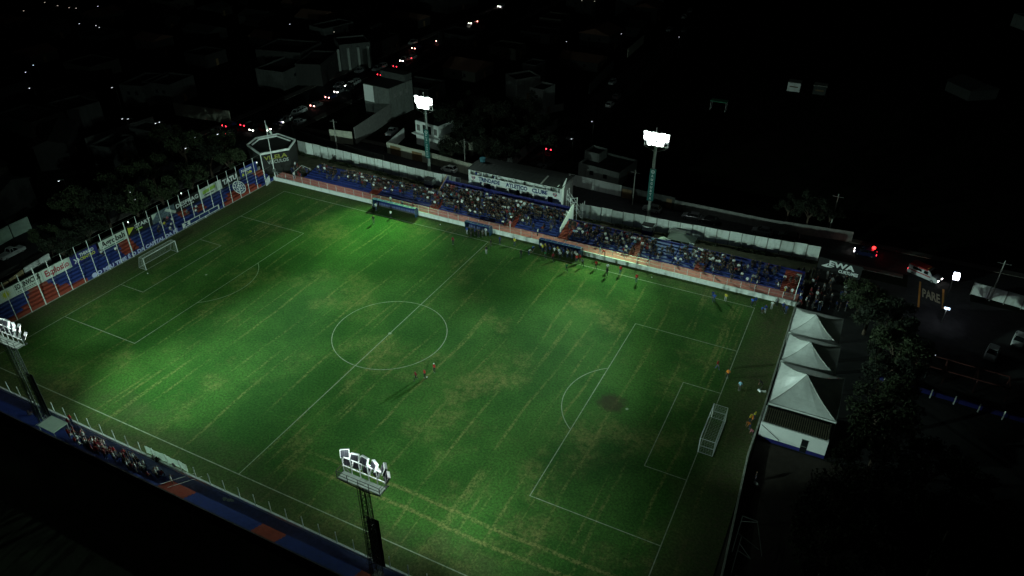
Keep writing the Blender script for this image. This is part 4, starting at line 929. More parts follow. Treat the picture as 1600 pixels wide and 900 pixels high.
spec = [ # u, v, pose, shirt, rotation, label
 (584,349,'stand','black',200,'dark clothed person standing on the pitch below the left dugout'),
 (611,340,'walk','white',220,'person in a white shirt walking in front of the longest dugout'),
 (583,328,'talk','grey',150,'person in grey in the trio at the left end of the longest dugout'),
 (588,329,'stand','white',200,'person in white in the trio at the left end of the longest dugout'),
 (592,327,'hips','black',100,'person in black in the trio at the left end of the longest dugout'),
 (708,382,'stand','dark red',190,'lone player in dark red between the left dugouts and the halfway line'),
 (730,366,'talk','blue',170,'person in blue at the left edge of the short dugout'),
 (736,369,'stand','black',200,'person in black beside the short dugout, second from its left edge'),
 (742,368,'hips','dark blue',160,'person in dark blue standing in front of the short dugout'),
 (748,371,'talk','black',210,'person in black in the middle before the short dugout'),
 (754,370,'stand','grey',180,'person in grey in front of the short dugout near its right edge'),
 (759,368,'stand','white',190,'person in white at the right edge of the short dugout'),
 (767,386,'walk','black',140,'referee in black on the halfway line at the far touchline'),
 (760,397,'stand','black',190,'dark figure standing just left of the halfway line near the touchline'),
 (781,381,'stand','dark blue',170,'person in dark blue right of the halfway line near the touchline'),
 (804,384,'stand','yellow',180,'person in pale yellow by the low wall right of the halfway line'),
 (814,402,'stand','black',200,'dark figure on the pitch left of the crowded dugout'),
 (826,398,'bend','white',260,'person in white bending over left of the crowded dugout'),
 (832,393,'bend','blue',240,'person in blue bending down left of the crowded dugout'),
 (852,404,'walk','green',220,'person in green in front of the crowded dugout'),
 (864,408,'walk','dark red',200,'person in dark red in front of the crowded dugout'),
 (875,404,'stand','white',180,'person in white in front of the crowded dugout'),
 (887,401,'stand','yellow',170,'person in yellow at the right side of the crowded dugout'),
 (901,411,'talk','red',190,'left one of two people in red right of the crowded dugout'),
 (906,410,'stand','red',160,'right one of two people in red right of the crowded dugout'),
 (885,424,'walk','green',210,'player in green walking away from the crowded dugout'),
 (910,417,'walk','grey',215,'person in grey walking right of the crowded dugout'),
 (931,420,'walk','red',200,'player in pale red walking along the far touchline'),
 (949,424,'talk','white',180,'person in white, back one of a close pair on the touchline'),
 (948,431,'walk','black',200,'person in black, front one of a close pair on the touchline'),
 (969,428,'stand','red',190,'player in red between the pair and the lone right player on the touchline'),
 (994,441,'stand','red',190,'player in red standing alone on the far touchline right of the pair'),
 (1115,472,'hips','blue',200,'person in blue nearest the right end of the far touchline'),
 (1113,467,'stand','dark blue',180,'person in dark blue close behind the one in blue near the touchline end'),
 (1133,471,'talk','yellow',170,'person in yellow near the right end of the far touchline'),
 (1174,479,'talk','blue',150,'person in blue, left of the group by the right corner flag'),
 (1179,477,'stand','blue',200,'person in blue, back of the group by the right corner flag'),
 (1190,489,'bend','blue',200,'person in blue bending by the right corner'),
 (1195,489,'stand','dark blue',160,'person in dark blue next to the bending one by the right corner'),
 (1205,483,'stand','white',180,'person in white by the low wall at the right corner'),
 (1213,478,'stand','grey',180,'person in grey by the low wall at the right corner'),
 (1222,486,'hips','dark blue',200,'person in dark blue at the very end of the low wall'),
 (1227,490,'stand','dark blue',170,'person in dark blue beside the first marquee'),
 (1120,577,'walk','red',240,'player in red and white left of the goal line near the right goal'),
 (1136,591,'talk','orange',200,'player in orange standing on the right goal line'),
 (1155,610,'stand','light blue',180,'person in light blue between the right goal and the marquees'),
 (1190,607,'bend','black',90,'person in black bending over white bags by the right wall'),
 (1171,671,'bend','orange',120,'person in orange, lowest of the cluster by the right wall'),
 (1174,663,'stand','orange',90,'person in orange in the middle of the cluster by the right wall'),
 (1178,656,'talk','yellow',80,'person in yellow at the top of the cluster by the right wall'),
 (1171,661,'stand','yellow',60,'person in yellow at the left of the cluster by the right wall'),
 (1176,683,'bend','pink',90,'person in pink below the orange cluster by the right wall'),
 (1180,752,'stand','black',100,'person in black standing in the dark yard behind the right wall'),
]
for u,v,ps,sc,rz,lb in spec: person(pp(u,v), R(rz), ps, sc, lb, sc=random.uniform(.97,1.06))
for (u,v,lb) in ((1187,612,'white kit bag on the ground by the right wall'),(1193,613,'second white kit bag nearest the right wall'),(1181,757,'white sack beside the person in the dark yard')):
    e = empty('bag', pp(u,v), random.random()*3, lb, 'bag'); b = MB(); b.cyl((-.3,0,.18),(.3,0,.18),.18,n=8); b.build('sack', cleanwhite, e); b = MB(); b.bar((-.15,0,.36),(.15,0,.42),.03); b.build('strap', darksteel, e)
# people under and before the crowded dugout
g = 'people crowded in the right dugout'
for i in range(18):
    sc = random.choice(['white','black','grey','white','dark blue','black','yellow'])
    person((10.5+i*.44+random.uniform(-.1,.1), 35.2-(i % 2)*.55+random.uniform(-.15,.15), .03), R(180+random.uniform(-40,40)), random.choice(['stand','talk','hips']), sc, f'person in {sc} packed inside the crowded right dugout', g)
g = 'people on the pink walkway'
for (u,v,sc,ps) in ((611,317,'white','stand'),(629,323,'grey','stand'),(646,326,'dark red','walk'),(797,355,'pink','stand'),(840,368,'white','stand'),(937,396,'light blue','walk'),(945,400,'red','bend'),(997,406,'grey','stand'),(1012,411,'light blue','walk'),
                    (1113,429,'light blue','stand'),(1142,440,'black','stand'),(1166,444,'white','stand'),(1172,446,'yellow','stand'),(1181,449,'white','talk'),(1214,452,'white','walk'),(1225,461,'yellow','stand'),(1236,462,'white','stand'),(462,262,'white','stand'),(460,278,'white','stand'),(475,268,'grey','stand')):
    person(at(u,v+1,.79), R(random.choice([90,270,180,0])), ps, sc, f'person in {sc} standing on the pink walkway', g)
# spectators on the left terrace, and in the near stand
g = 'scattered spectators on the left terrace'
for (u,v,k,sc) in ((243,355,3,'grey'),(247,348,4,'white'),(253,350,3,'yellow'),(257,345,4,'black'),(262,343,4,'pink'),(266,344,3,'white'),(268,352,2,'white'),(271,360,1,'white'),(160,397,4,'white'),(187,393,3,'white'),(245,362,2,'black'),(306,325,3,'white'),(302,330,2,'white'),(296,334,3,'grey')):
    z = .62+.36*(k-1); p = on(u,v,2,z+.4); person((-57.15-.66*k+.1, p.y, z), R(-90), random.choice(['sit','lean']), sc, f'spectator in {sc} seated on the left terrace behind the tall posts', g)
g = 'spectators packed in the near stand'
ORD = ['front','second','third','fourth','fifth','back']; PSW = dict(sit='sitting', lean='leaning', stand='standing', talk='gesturing', hips='hands on hips')
def third(x, a, b): t = (x-a)/(b-a); return 'left third' if t < .33 else 'middle' if t < .67 else 'right third'
cnt = 0; rr = random.Random(5)
xa, xb = at(128,668,.6).x, at(262,745,.8).x
for i in range(150):
    x = xa+(xb-xa)*rr.random(); k = rr.choice([0,1,2,3,3,2,1,0])
    y = -37.9-.5*k+rr.uniform(-.3,.1)
    if rr.random() > (1.0 if xa+2 < x < xb-1 else .5): continue
    t = (x-xa)/(xb-xa); sc = rr.choice(['white','white','white','dark red','black','grey','white'] if t > .55 else ['red','white','dark red','black','red','white','grey','pink','dark red'])
    if cnt >= 92: break
    cnt += 1; ps = rr.choice(['sit','lean','stand','talk']) if k else rr.choice(['stand','talk','hips'])
    zz = .3+.22*(k-1)+.0 if (k and ps in ('sit','lean')) else (.16 if k == 0 else .3+.22*k)
    person((x, y, max(zz,.16)), R(rr.uniform(-25,25)), ps, sc, f'spectator in {sc} {PSW[ps]}, '+('walkway' if k == 0 else f'{ORD[k-1]} step')+f', packed near terrace, {third(x,xa,xb)}', g)
for (u,v,lb,ps,sc) in ((270,757,'person in white standing alone right of the packed near group','talk','white'),(283,789,'dark figure sitting by the red stair on the near terrace','sit','black'),(240,722,'person leaning on the near wall behind the white banner','lean','grey'),(246,726,'dark clothed person crouching behind the white banner','lean','black'),(46,652,'person sitting near the foot of the left lattice tower','sit','black'),(113,662,'person in red standing on the near wall','stand','red'),(110,668,'person in dark red behind the near wall','stand','dark red')):
    person(at(u,v,.2), R(rr.uniform(-30,30)), ps, sc, lb)

# far stands: nearest seats as individuals, the rest as one crowd
crowd = []   # (x,y,z,rz,pose,colour)
ORD = ['front','second','third','fourth','fifth','back']; PSW = dict(sit='sitting', lean='leaning', stand='standing', talk='gesturing', hips='hands on hips')
def third(x, a, b): t = (x-a)/(b-a); return 'left third' if t < .33 else 'middle' if t < .67 else 'right third'
def seats(x0, x1, rows, dens, indiv, section, y0=39.9, z0=.78, run=.9, rise=.36, seed=0):
    r = random.Random(seed); n = 0
    for k in rows:
        x = x0+r.random()*.4
        while x < x1:
            d = dens(x, k)
            if r.random() < d:
                sc = r.choice(['white']*6+['black']*19+['dark blue']*3+['grey']*4+['dark red','dark red','grey','light blue'])
                y = y0+run*k+.03+r.uniform(-.05,.05); z = z0+rise*k; ps = r.choice(['sit','lean','sit','stand','lean','sit'] if k > 0 else ['sit','lean'])
                if ps == 'stand' and k >= len(rows)-2: ps = 'sit'
                if ps == 'stand': y += .35-.0; z += rise if k else 0; y += .15
                if r.random() < .12*sin(x*.9+k)+.06: x += r.uniform(.3,1.0)
                rz = pi+r.uniform(-.35,.35)
                if indiv and n < indiv and npers < 300:
                    n += 1; person((x,y-.02,z), rz, ps, sc, f'spectator in {sc} {PSW[ps]}, {ORD[k]} row, {section}, {third(x,x0,x1)}', 'spectators '+section)
                else: crowd.append((x,y,z,rz,ps,sc))
            x += r.uniform(.42,.56)
seats(35, 56.5, (0,1,2,3,4,5), lambda x,k: (.85 if x < 46 and k > 0 else .45 if k > 2 else .25), 60, 'emptier right end terrace', seed=2, run=.88, rise=.21)
seats(12.2, 34.3, (0,1,2,3,4,5), lambda x,k: (.15 if k == 0 else .62)*(1.15 if 15 < x < 26 else .7), 200, 'terrace right of clubhouse', seed=1, run=.88, rise=.21)
seats(-17.2, 11.3, range(9), lambda x,k: (.05 if k == 0 else .45 if k == 1 else .93)*(1 if (x < 1 or k > 4) else .6 if x < 5 and k > 1 else .12), 0, 'below the sign', seed=3, run=.735, rise=.238)
seats(-49.5, -18, (0,1,2,3,4,5), lambda x,k: (0 if k < 2 else .93 if k > 3 else .75 if k == 3 else .3)*min(1,(x+52)/14), 0, 'left', seed=4, run=.9, rise=.17)
for i in range(70):
    p = at(random.uniform(1242,1322), random.uniform(428,488), 0); crowd.append((p.x,p.y,.03,random.uniform(0,6.28),'stand',random.choice(['black','dark blue','black','grey','white','dark red'])))
for i in range(16): crowd.append((-12+random.random()*20, 49.2+random.random()*.4, 4.6, pi+random.uniform(-.4,.4), 'stand', random.choice(['black','dark blue','blue','grey','white'])))
for i in range(9): crowd.append((-12+random.random()*20, 49.25+random.random()*.4, 2.9, pi+random.uniform(-.4,.4), 'stand', random.choice(['black','dark blue','white','dark red'])))
for i in range(14): crowd.append((random.uniform(-56,-51), random.uniform(39,44), .03, random.random()*6, 'stand', random.choice(['black','dark blue','grey','dark red'])))
TC = [(.02,.02,.025),(.03,.045,.1),(.09,.08,.07),(.015,.015,.015),(.06,.06,.06)]
vs, fs, cs, off = [], [], [], 0
proto = {}
for k, me in PS.items():
    nv = len(me.vertices); co = np.zeros(nv*3); me.vertices.foreach_get('co', co); proto[k] = (co.reshape(-1,3), [tuple(p.vertices) for p in me.polygons], [p.material_index for p in me.polygons])
for (x,y,z,rz,ps,sc) in crowd:
    co, pf, pmi = proto[ps if ps in proto else 'stand']; c, s = cos(rz), sin(rz); k = random.uniform(.94,1.06)
    q = np.stack([(co[:,0]*c-co[:,1]*s)*k+x, (co[:,0]*s+co[:,1]*c)*k+y, co[:,2]*k+z], 1); vs.append(q)
    fs += [tuple(off+i for i in f) for f in pf]; tc = random.choice(TC); hc = (.015,.012,.01) if random.random() < .85 else random.choice([(.6,.6,.6),(.4,.02,.02),(.03,.05,.3)])
    pal = [(.17,.09,.055), tuple(v*(1.05 if sc == 'white' else .75) for v in SH[sc]), tc, hc, (.25,.25,.25)]; cs += [pal[i] for i in pmi]; off += len(co)
me = bpy.data.meshes.new('crowd'); me.from_pydata(np.concatenate(vs).tolist(), [], fs)
at_ = me.attributes.new('Col', 'FLOAT_COLOR', 'FACE'); at_.data.foreach_set('color', np.array([(*c,1) for c in cs]).ravel())
mc = bpy.data.materials.new('crowd_clothes'); mc.use_nodes = True; a_ = mc.node_tree.nodes.new('ShaderNodeAttribute'); a_.attribute_name = 'Col'
mc.node_tree.links.new(a_.outputs['Color'], mc.node_tree.nodes['Principled BSDF'].inputs['Base Color']); mc.node_tree.nodes['Principled BSDF'].inputs['Roughness'].default_value = .85; me.materials.append(mc)
o = link('crowd', me); tag(o, 'dense crowd of spectators under the clubhouse sign and along the left half of the far stand', 'crowd', None, 'stuff')
print('PERSONS', npers, 'CROWD', len(crowd), 'tris~', sum(len(p.vertices)-2 for p in me.polygons), 'pm', [len(m.polygons) for m in PM.values()])
# ================================================================ TREES
def tree_mesh(seed, R0=3.2, H=7.5, nclump=26, nleaf=150, mname=None):
    r = random.Random(seed); t = MB(); t.cyl((0,0,0),(.1,0,H*.45),.26,.17,n=8)
    b = MB(); tips = []
    for i in range(7):
        a = i*2.4+r.random(); e = Vector((cos(a)*R0*r.uniform(.35,.7), sin(a)*R0*r.uniform(.35,.7), H*r.uniform(.6,.85))); s = Vector((.08,0,H*r.uniform(.32,.45)))
        m = s.lerp(e,.5)+Vector((0,0,.3)); t.cyl(s,m,.12,.08,n=5); t.cyl(m,e,.08,.03,n=5); tips.append(e)
    for i in range(nclump):
        if r.random() < .5: c = r.choice(tips)+Vector((r.gauss(0,.6),r.gauss(0,.6),r.gauss(.2,.5)))
        else:
            a = r.uniform(0,2*pi); q = r.random()**.5*R0; c = Vector((q*cos(a), q*sin(a), H*.62+r.uniform(-.15,.35)*H*(1-.5*q/R0)))
        cr = r.uniform(.5,1.15)
        for j in range(nleaf):
            d = Vector((r.gauss(0,1),r.gauss(0,1),r.gauss(0,.75))); d = d.normalized()*cr*r.random()**.4; p = c+d; s = r.uniform(.09,.2)
            u = Vector((r.gauss(0,1),r.gauss(0,1),r.gauss(0,1))).normalized(); v = u.cross(Vector((r.gauss(0,1),r.gauss(0,1),r.gauss(0,1)))).normalized()
            b.quad(p-u*s, p-v*s*.55, p+u*s, p+v*s*.55)
    return t.mesh('trunk', bark), b.mesh('crown', leafm if seed % 2 else leafd)
TM = [tree_mesh(i) for i in range(4)]
def tree(x, y, s, label, group=None, k=None):
    e = empty('tree', (x,y,0), random.uniform(0,6.28), label, 'tree', group); e.scale = (s,s,s*random.uniform(.9,1.1)); tm = TM[random.randrange(4) if k is None else k]
    link('trunk', tm[0], e); link('crown', tm[1], e); return e
g1 = 'trees behind the left terrace'
L1 = ['behind the double arrow of the THIAGO banner','directly behind the Agrobah banner','two rows behind the Agrobah banner','behind the START banner','behind the picture banner','deep in the belt above the Agrobah banner','far back above the START banner','behind the DESPRAG banner','far back in the belt above the picture banner','near the two street lights in the belt','behind the pale lime banner','at the avenue end of the belt','behind the TATU banner, last before the corner building','farthest back beside the pale gable wall','small one behind the Explosão banner, nearest the left edge']
for i, (u,v,s) in enumerate(((100,398,1.0),(140,372,1.1),(170,345,1.3),(215,335,1.2),(255,318,1.1),(120,340,1.2),(190,300,1.2),(300,290,1.2),(240,280,1.2),(290,250,1.3),(330,265,1.2),(350,235,1.1),(360,262,1.0),(265,225,1.1),(75,380,.8))):
    p = at(u,v,3); tree(p.x,p.y,s,f'dark leafy tree {L1[i]}', g1)
g2 = 'tall trees in the dark on the right'
L2 = ['covering the corner of the largest marquee','right of the middle marquee','between the first marquee and the road marking','right of the farthest marquee','right of the largest marquee','left of the car park','beside the long white building end','at the right end of the yard','in the yard above the pipe frames','at the bottom edge right of the yard','in the dark below the car park','in the dark under the low blue wall','at the bottom edge, middle of the dark right corner','farthest right under the low blue wall','at the bottom edge, farthest right','behind the middle and largest marquees']
for i, (u,v,s) in enumerate(((1372,648,1.3),(1385,520,1.4),(1362,482,1.2),(1350,455,1.0),(1400,560,1.3),(1402,535,1.0),(1370,700,1.4),(1330,740,1.2),(1300,800,1.3),(1290,880,1.4),(1380,800,1.4),(1450,740,1.3),(1400,880,1.3),(1500,800,1.3),(1470,860,1.2),(1378,590,1.1))):
    p = at(u,v,5); tree(p.x,p.y,s,f'large dark tree {L2[i]}', g2)
g3 = 'trees of the dark garden beyond the clubhouse'
L3 = ['right behind the left lit lamps','right of the left light pole','in the middle of the walled garden','back left of the walled garden','behind the clubhouse roof','nearest the narrow white house','closest to the side wing of the balcony house','just above the left half of the clubhouse roof','farthest back in the walled garden','just above the left end of the clubhouse roof','small one at the bend of the dark garden wall']
for i, (u,v,s) in enumerate(((700,195,1.3),(730,220,1.4),(770,200,1.5),(745,175,1.2),(800,225,1.3),(840,200,1.2),(705,235,1.1),(790,250,1.1),(820,180,1.3),(760,245,1.2),(850,230,1.))):
    p = at(u,v,4); tree(p.x,p.y,s,f'dark garden tree {L3[i]}', g3, 2*(i%2))
g4 = 'trees along the far side of the side street'
L4 = ['beyond the end of the right precast wall','second from the left beyond the right precast wall','leftmost beyond the side street','behind the ambulance','behind the bright street lamp','rightmost beyond the side street','highest up beyond the side street','behind the red glow ball']
for i, (u,v,s) in enumerate(((1265,335,1.0),(1300,330,.8),(1235,320,.8))):
    p = at(u,v,4); tree(p.x,p.y,s,f'dark roadside tree {L4[i]}', g4, 2*(i%2))
tree(*at(745,315,2)[:2], .45, 'small bush like tree at the left corner of the clubhouse')

# ================================================================ CARS
carpaint = mat('car_paint', (1,1,1), .28, .2, var=.04, objcol=True, spec=.6)
chrome = mat('wheel_rim', (.35,.35,.35), .35, .7)
head_on = emis('headlight_on', (1,.95,.88), 22); tail_on = emis('taillight_on', (1,.03,.05), 10); tail_bright = emis('brake_light_on', (1,.3,.25), 26)
head_off = mat('headlight_off', (.4,.42,.42), .2); tail_off = mat('taillight_off', (.2,.01,.01), .3)
def loft(sec, mi=0, b=None):
    b = b or MB(); n = len(sec); vs = []
    for (y, z0, z1, hw) in sec:
        c = min(.12, hw*.2); vs += [(-hw,y,z0),(-hw,y,z1-.1),(-hw+c,y,z1),(hw-c,y,z1),(hw,y,z1-.1),(hw,y,z0)]
    fs = []
    for i in range(n-1):
        for j in range(6): fs.append((i*6+j, i*6+(j+1)%6, (i+1)*6+(j+1)%6, (i+1)*6+j))
    fs += [tuple(range(5,-1,-1)), tuple((n-1)*6+j for j in range(6))]
    b.add(vs, fs, mi); return b
BODY = {
 'hatch': loft([(-1.95,.4,.85,.68),(-1.85,.22,.95,.8),(-1.2,.18,.97,.84),(0,.18,.95,.85),(1.0,.18,.92,.84),(1.75,.22,.78,.8),(1.95,.38,.62,.68)]).mesh('body', carpaint),
 'pickup': loft([(-2.4,.45,.95,.75),(-2.35,.35,1.0,.85),(-.3,.3,1.02,.88),(1.2,.3,1.02,.88),(2.3,.35,.95,.85),(2.45,.45,.75,.75)]).mesh('body', carpaint)}
def cab(y0, y1, t0, t1, zt, hw=.76, ht=.6):
    g_ = MB(); vs = [(-hw,y0,.93),(hw,y0,.93),(hw,y1,.93),(-hw,y1,.93),(-ht,t0,zt),(ht,t0,zt),(ht,t1,zt),(-ht,t1,zt)]
    g_.add(vs, [(0,1,2,3),(4,5,6,7),(0,1,5,4),(1,2,6,5),(2,3,7,6),(3,0,4,7)]); r_ = MB(); r_.box(-ht-.01,ht+.01,t0-.02,t1+.02,zt,zt+.05)
    for a, c in ((0,4),(1,5),(2,6),(3,7)): r_.bar(Vector(vs[a]), Vector(vs[c]), .07)
    ym = (t0+t1)/2; r_.bar((-hw,ym,.93),(-ht,ym,zt),.06); r_.bar((hw,ym,.93),(ht,ym,zt),.06)
    return g_.mesh('windows', glass), r_.mesh('roof', carpaint)
CAB = {'hatch': cab(-1.75,.95,-1.3,.25,1.42), 'pickup': cab(-.6,1.2,-.4,.55,1.6)}
WH = MB().cyl((-.1,0,0),(.1,0,0),.3,n=12).mesh('wheel', rubber); RM = MB().cyl((-.115,0,0),(.115,0,0),.17,n=8).mesh('rim', chrome)
HL = MB().box(-.17,.17,-.04,.05,-.08,.08); TL = MB().box(-.12,.12,-.05,.04,-.12,.12)
LM = {k: HL.mesh('headlight', m) for k, m in (('on',head_on),('off',head_off))}; LT_ = {k: TL.mesh('taillight', m) for k, m in (('on',tail_on),('off',tail_off),('brake',tail_bright))}
PCOL = {'white':(.7,.72,.72),'silver':(.4,.42,.43),'grey':(.15,.15,.16),'black':(.02,.02,.022),'red':(.35,.02,.02),'dark blue':(.02,.03,.1)}
def car(p, rz, colr, label, hd='off', tl='off', kind='hatch', group=None):
    e = empty('pickup_truck' if kind == 'pickup' else 'car', (p[0],p[1],.034), rz, label, 'pickup truck' if kind == 'pickup' else 'car', group); c = (*PCOL[colr],1); L = 1.93 if kind == 'hatch' else 2.42
    for nm, me in (('body',BODY[kind]),('windows',CAB[kind][0]),('roof',CAB[kind][1])):
        o = link(nm, me, e); o.color = c
    for sx in (-.76,.76):
        for sy in (-L*.64, L*.66):
            w_ = link('wheel', WH, e, (sx,sy,.3)); link('rim', RM, w_)
        link('headlight', LM[hd], e, (sx*.72,L-.02,.62)); link('taillight', LT_[tl], e, (sx*.8,-L+.02,.72))
    return e
N_, S_, E__, W__ = 0, pi, -pi/2, pi/2   # car heading: 0 looks along +Y
def cu(u, v): return at(u, v, .6)
traffic = [(447,187,S_,'white','on','off','white car with headlights on, first of the queue nearest the corner building'),(470,172,S_,'white','on','off','white car with headlights on, second in the avenue queue'),
 (463,176,S_,'silver','off','off','silver car parked beside the avenue queue'),(495,163,N_,'grey','off','brake','grey car with glaring brake lights behind the two white ones'),(518,150,N_,'dark blue','off','brake','dark car with glaring brake lights in the middle of the queue'),
 (531,141,S_,'grey','on','off','grey car with one visible headlight in mid queue'),(548,132,S_,'white','on','off','white car facing the field at the far end of the dense queue'),(555,128,S_,'silver','off','off','silver car next to the white one at the far end of the dense queue'),(545,138,S_,'black','off','off','black car in the dense part of the queue'),
 (598,115,N_,'red','off','on','car with dim red taillights opposite the tall white building'),(622,102,N_,'black','off','on','car with bright red taillights farther up the avenue'),(645,89,N_,'white','off','on','white car with red taillights in the upper queue'),(632,93,S_,'silver','on','off','silver car facing the field beside the white one in the upper queue'),
 (651,74,N_,'dark blue','off','brake','dark car with glaring brake lights at the bend of the avenue'),(645,66,S_,'white','off','off','white car parked at the kerb near the bend'),(688,63,N_,'grey','off','brake','lone grey car with glaring lights beyond the bend'),(748,32,N_,'black','off','brake','black car with glaring lights far up the avenue'),(738,35,S_,'silver','on','off','silver car far up the avenue beside the black one'),(783,9,S_,'white','on','off','white car at the top end of the avenue'),
 (597,103,S_,'white','off','off','white car parked under the pale facade'),(589,107,S_,'silver','off','off','silver car parked behind the white one under the pale facade'),(562,110,S_,'grey','off','off','grey car parked at the forecourt of the pillared building'),
 (437,190,S_,'dark blue','off','off','dark blue car beside the first white car of the queue'),(468,190,N_,'silver','off','off','silver car in the lane nearest the stadium'),(530,133,S_,'grey','off','off','grey car parked on the far kerb of the avenue'),
 (401,200,S_,'grey','on','off','grey car with bluish headlights at the street corner'),(387,193,N_,'black','off','on','black car with red taillights at the street corner'),(412,201,E__,'red','on','off','red car with warm headlights turning behind the corner building'),
 (359,194,N_,'dark blue','off','on','dark car showing red lights left of the street corner'),(358,205,N_,'black','off','on','lower dark car showing red lights left of the street corner'),(341,203,W__,'silver','off','off','silver car parked among the trees by the corner')]
for u,v,rz,c,h_,t_,lb in traffic: car(cu(u,v), rz+random.uniform(-.06,.06), c, lb, h_, t_)
park = [(702,264,W__,'white','white car parked beyond the left precast wall'),(1019,326,W__,'silver','silver car parked behind the right light pole'),(1081,338,W__,'grey','grey car parked second to the right of the right light pole'),(1108,344,W__,'black','black car behind the dark tent'),(1191,361,W__,'grey','grey car parked behind the middle of the right precast wall'),(1233,368,W__,'black','black car parked behind the end of the right precast wall'),
 (845,262,N_,'grey','grey car parked in the cross street behind the clubhouse roof'),(1550,552,N_+2.9,'silver','silver car parked in the dark car park'),(1592,532,N_+2.9,'white','white car at the right edge of the car park'),(1415,582,1.2,'black','black car under the right trees in the car park'),(640,272,W__,'dark blue','dark blue car parked beyond the wall left of the light pole'),(20,393,-.35,'white','')]
for u,v,rz,c,lb in park[:-1]: car(cu(u,v), rz, c, lb)
car(cu(18,395), R(4), 'white', 'white pickup truck on the back street at the left edge', kind='pickup')
car(at(612,206,.6), R(10), 'silver', 'silver pickup truck parked in the driveway of the house with the balcony', kind='pickup')
car(cu(1352,394), W__, 'dark blue', 'dark car in the side street with a strong red light and one white headlight', 'on','on')
o = empty('car_light_glow', cu(1363,396)+Vector((0,0,1.2)), 0, 'added glowing ball for a red car light in the side street behind the right terrace', 'car_light_glow')  # ball and post added to show the spread glare of a taillight
bm = bmesh.new(); bmesh.ops.create_icosphere(bm, subdivisions=2, radius=.34); me = bpy.data.meshes.new('lamp'); bm.to_mesh(me); bm.free(); me.materials.append(emis('red_glow', (1,.02,.02), 6)); link('lamp', me, o); MB().cyl((0,0,-1.7),(0,0,-.45),.06,n=6).build('post', darksteel, o)
for (u,v,rz,c,lb) in ((862,230,N_,'black','black car with red taillights in the cross street'),(893,213,S_,'grey','grey car in the cross street near the white house'),(957,128,S_,'silver','silver car parked along the cross street wall'),(964,150,N_,'grey','grey car farther down the cross street'),(1046,46,S_,'silver','silver car parked near the top of the cross street'),(1069,47,S_,'grey','grey car parked opposite near the top of the cross street'),(1078,17,S_,'silver','silver car parked highest up the cross street'),(1069,26,S_,'white','white car near the top of the cross street'),(906,215,N_,'black','black car parked across from the grey one in the cross street'),(953,163,N_,'white','white car at the kerb of the cross street')):
    car(cu(u,v), rz, c, lb, 'off', 'on' if 'taillights' in lb else 'off')
# white and red van with a headlight on
va = cu(1424,420); vb = cu(1466,438); vc = (va+vb)/2; dv = (vb-va)
e = empty('ambulance', (vc.x,vc.y,.034), math.atan2(dv.y,dv.x)-pi/2, 'white and red ambulance van with headlights on near the road marking', 'ambulance')
wp = mat('van_white', (.6,.62,.64), .35, var=.05); rp_ = mat('van_red', (.4,.03,.03), .35, var=.05)
b = MB(); b.prism([(-2.7,.3),(2.7,.3),(2.75,.8),(2.3,1.15),(1.6,1.25),(.9,2.05),(-2.6,2.1),(-2.7,1.9)],0,-.95,.95); b.build('body', wp, e)
b = MB(); b.box(-.955,.955,-2.6,.7,1.85,2.13); b.box(-.96,.96,-2.6,1.4,.9,1.1); b.build('stripe', rp_, e)
MB().prism([(1.0,2.02),(1.62,1.28),(1.66,1.32),(1.04,2.06)],0,-.85,.85).build('windscreen', glass, e)
for sx in (-1,1): MB().box(sx*.97-.012,sx*.97+.012,.1,.85,1.25,1.8).build('window', glass, e); MB().box(sx*.97-.01,sx*.97+.01,-1.9,-.3,1.3,1.8).build('window', glass, e)
for sx in (-.85,.85):
    for sy in (-1.7,1.8): w_ = link('wheel', WH, e, (sx,sy,.33)); link('rim', RM, w_)
    link('headlight', LM['on'], e, (sx*.8,2.73,.75)); link('taillight', LT_['on'], e, (sx*.9,-2.71,.9))
MB().box(-.5,.5,.4,.65,2.14,2.26).build('light_bar', mat('orange_light_bar', (.5,.2,.05), .3), e)

# ================================================================ STREET LAMPS AND POLES
lampw = emis('lamp_white', (.85,.9,1), 1.5); lampw2 = emis('lamp_warm', (1,.88,.7), .8)
lp_pole = MB().cyl((0,0,0),(0,0,7),.08,.05,n=6).mesh('pole', darksteel); lp_arm = MB().bar((0,0,6.9),(0,-1.2,7.2),.06).mesh('arm', greysteel)
lp_head = MB().box(-.16,.16,-1.6,-1.0,7.12,7.26).mesh('lamp_head', greysteel); lp_b = {w: MB().box(-.13,.13,-1.5,-1.15,6.99,7.11).mesh('bulb', m) for w, m in (('w',lampw),('y',lampw2))}
def lamp(u, v, w='w', label=None, group='small lit street lamps in the dark town', s=1.):
    p = at(u, v, 7); e = empty('street_lamp', (p.x, p.y+1.3*s, 0), 0, label or 'small lit street lamp among the dark roofs', 'street lamp', group); e.scale = (s,s,1)
    for nm, me in (('pole',lp_pole),('arm',lp_arm),('lamp_head',lp_head),('bulb',lp_b[w])): link(nm, me, e)
    return e
def lwhere(u, v): return ('far left' if u < 130 else 'left' if u < 420 else 'centre' if u < 860 else 'right of the cross street')+(' near the top edge' if v < 30 else ' in the upper blocks' if v < 120 else ' in the lower blocks' if v < 250 else ' close to the stadium')
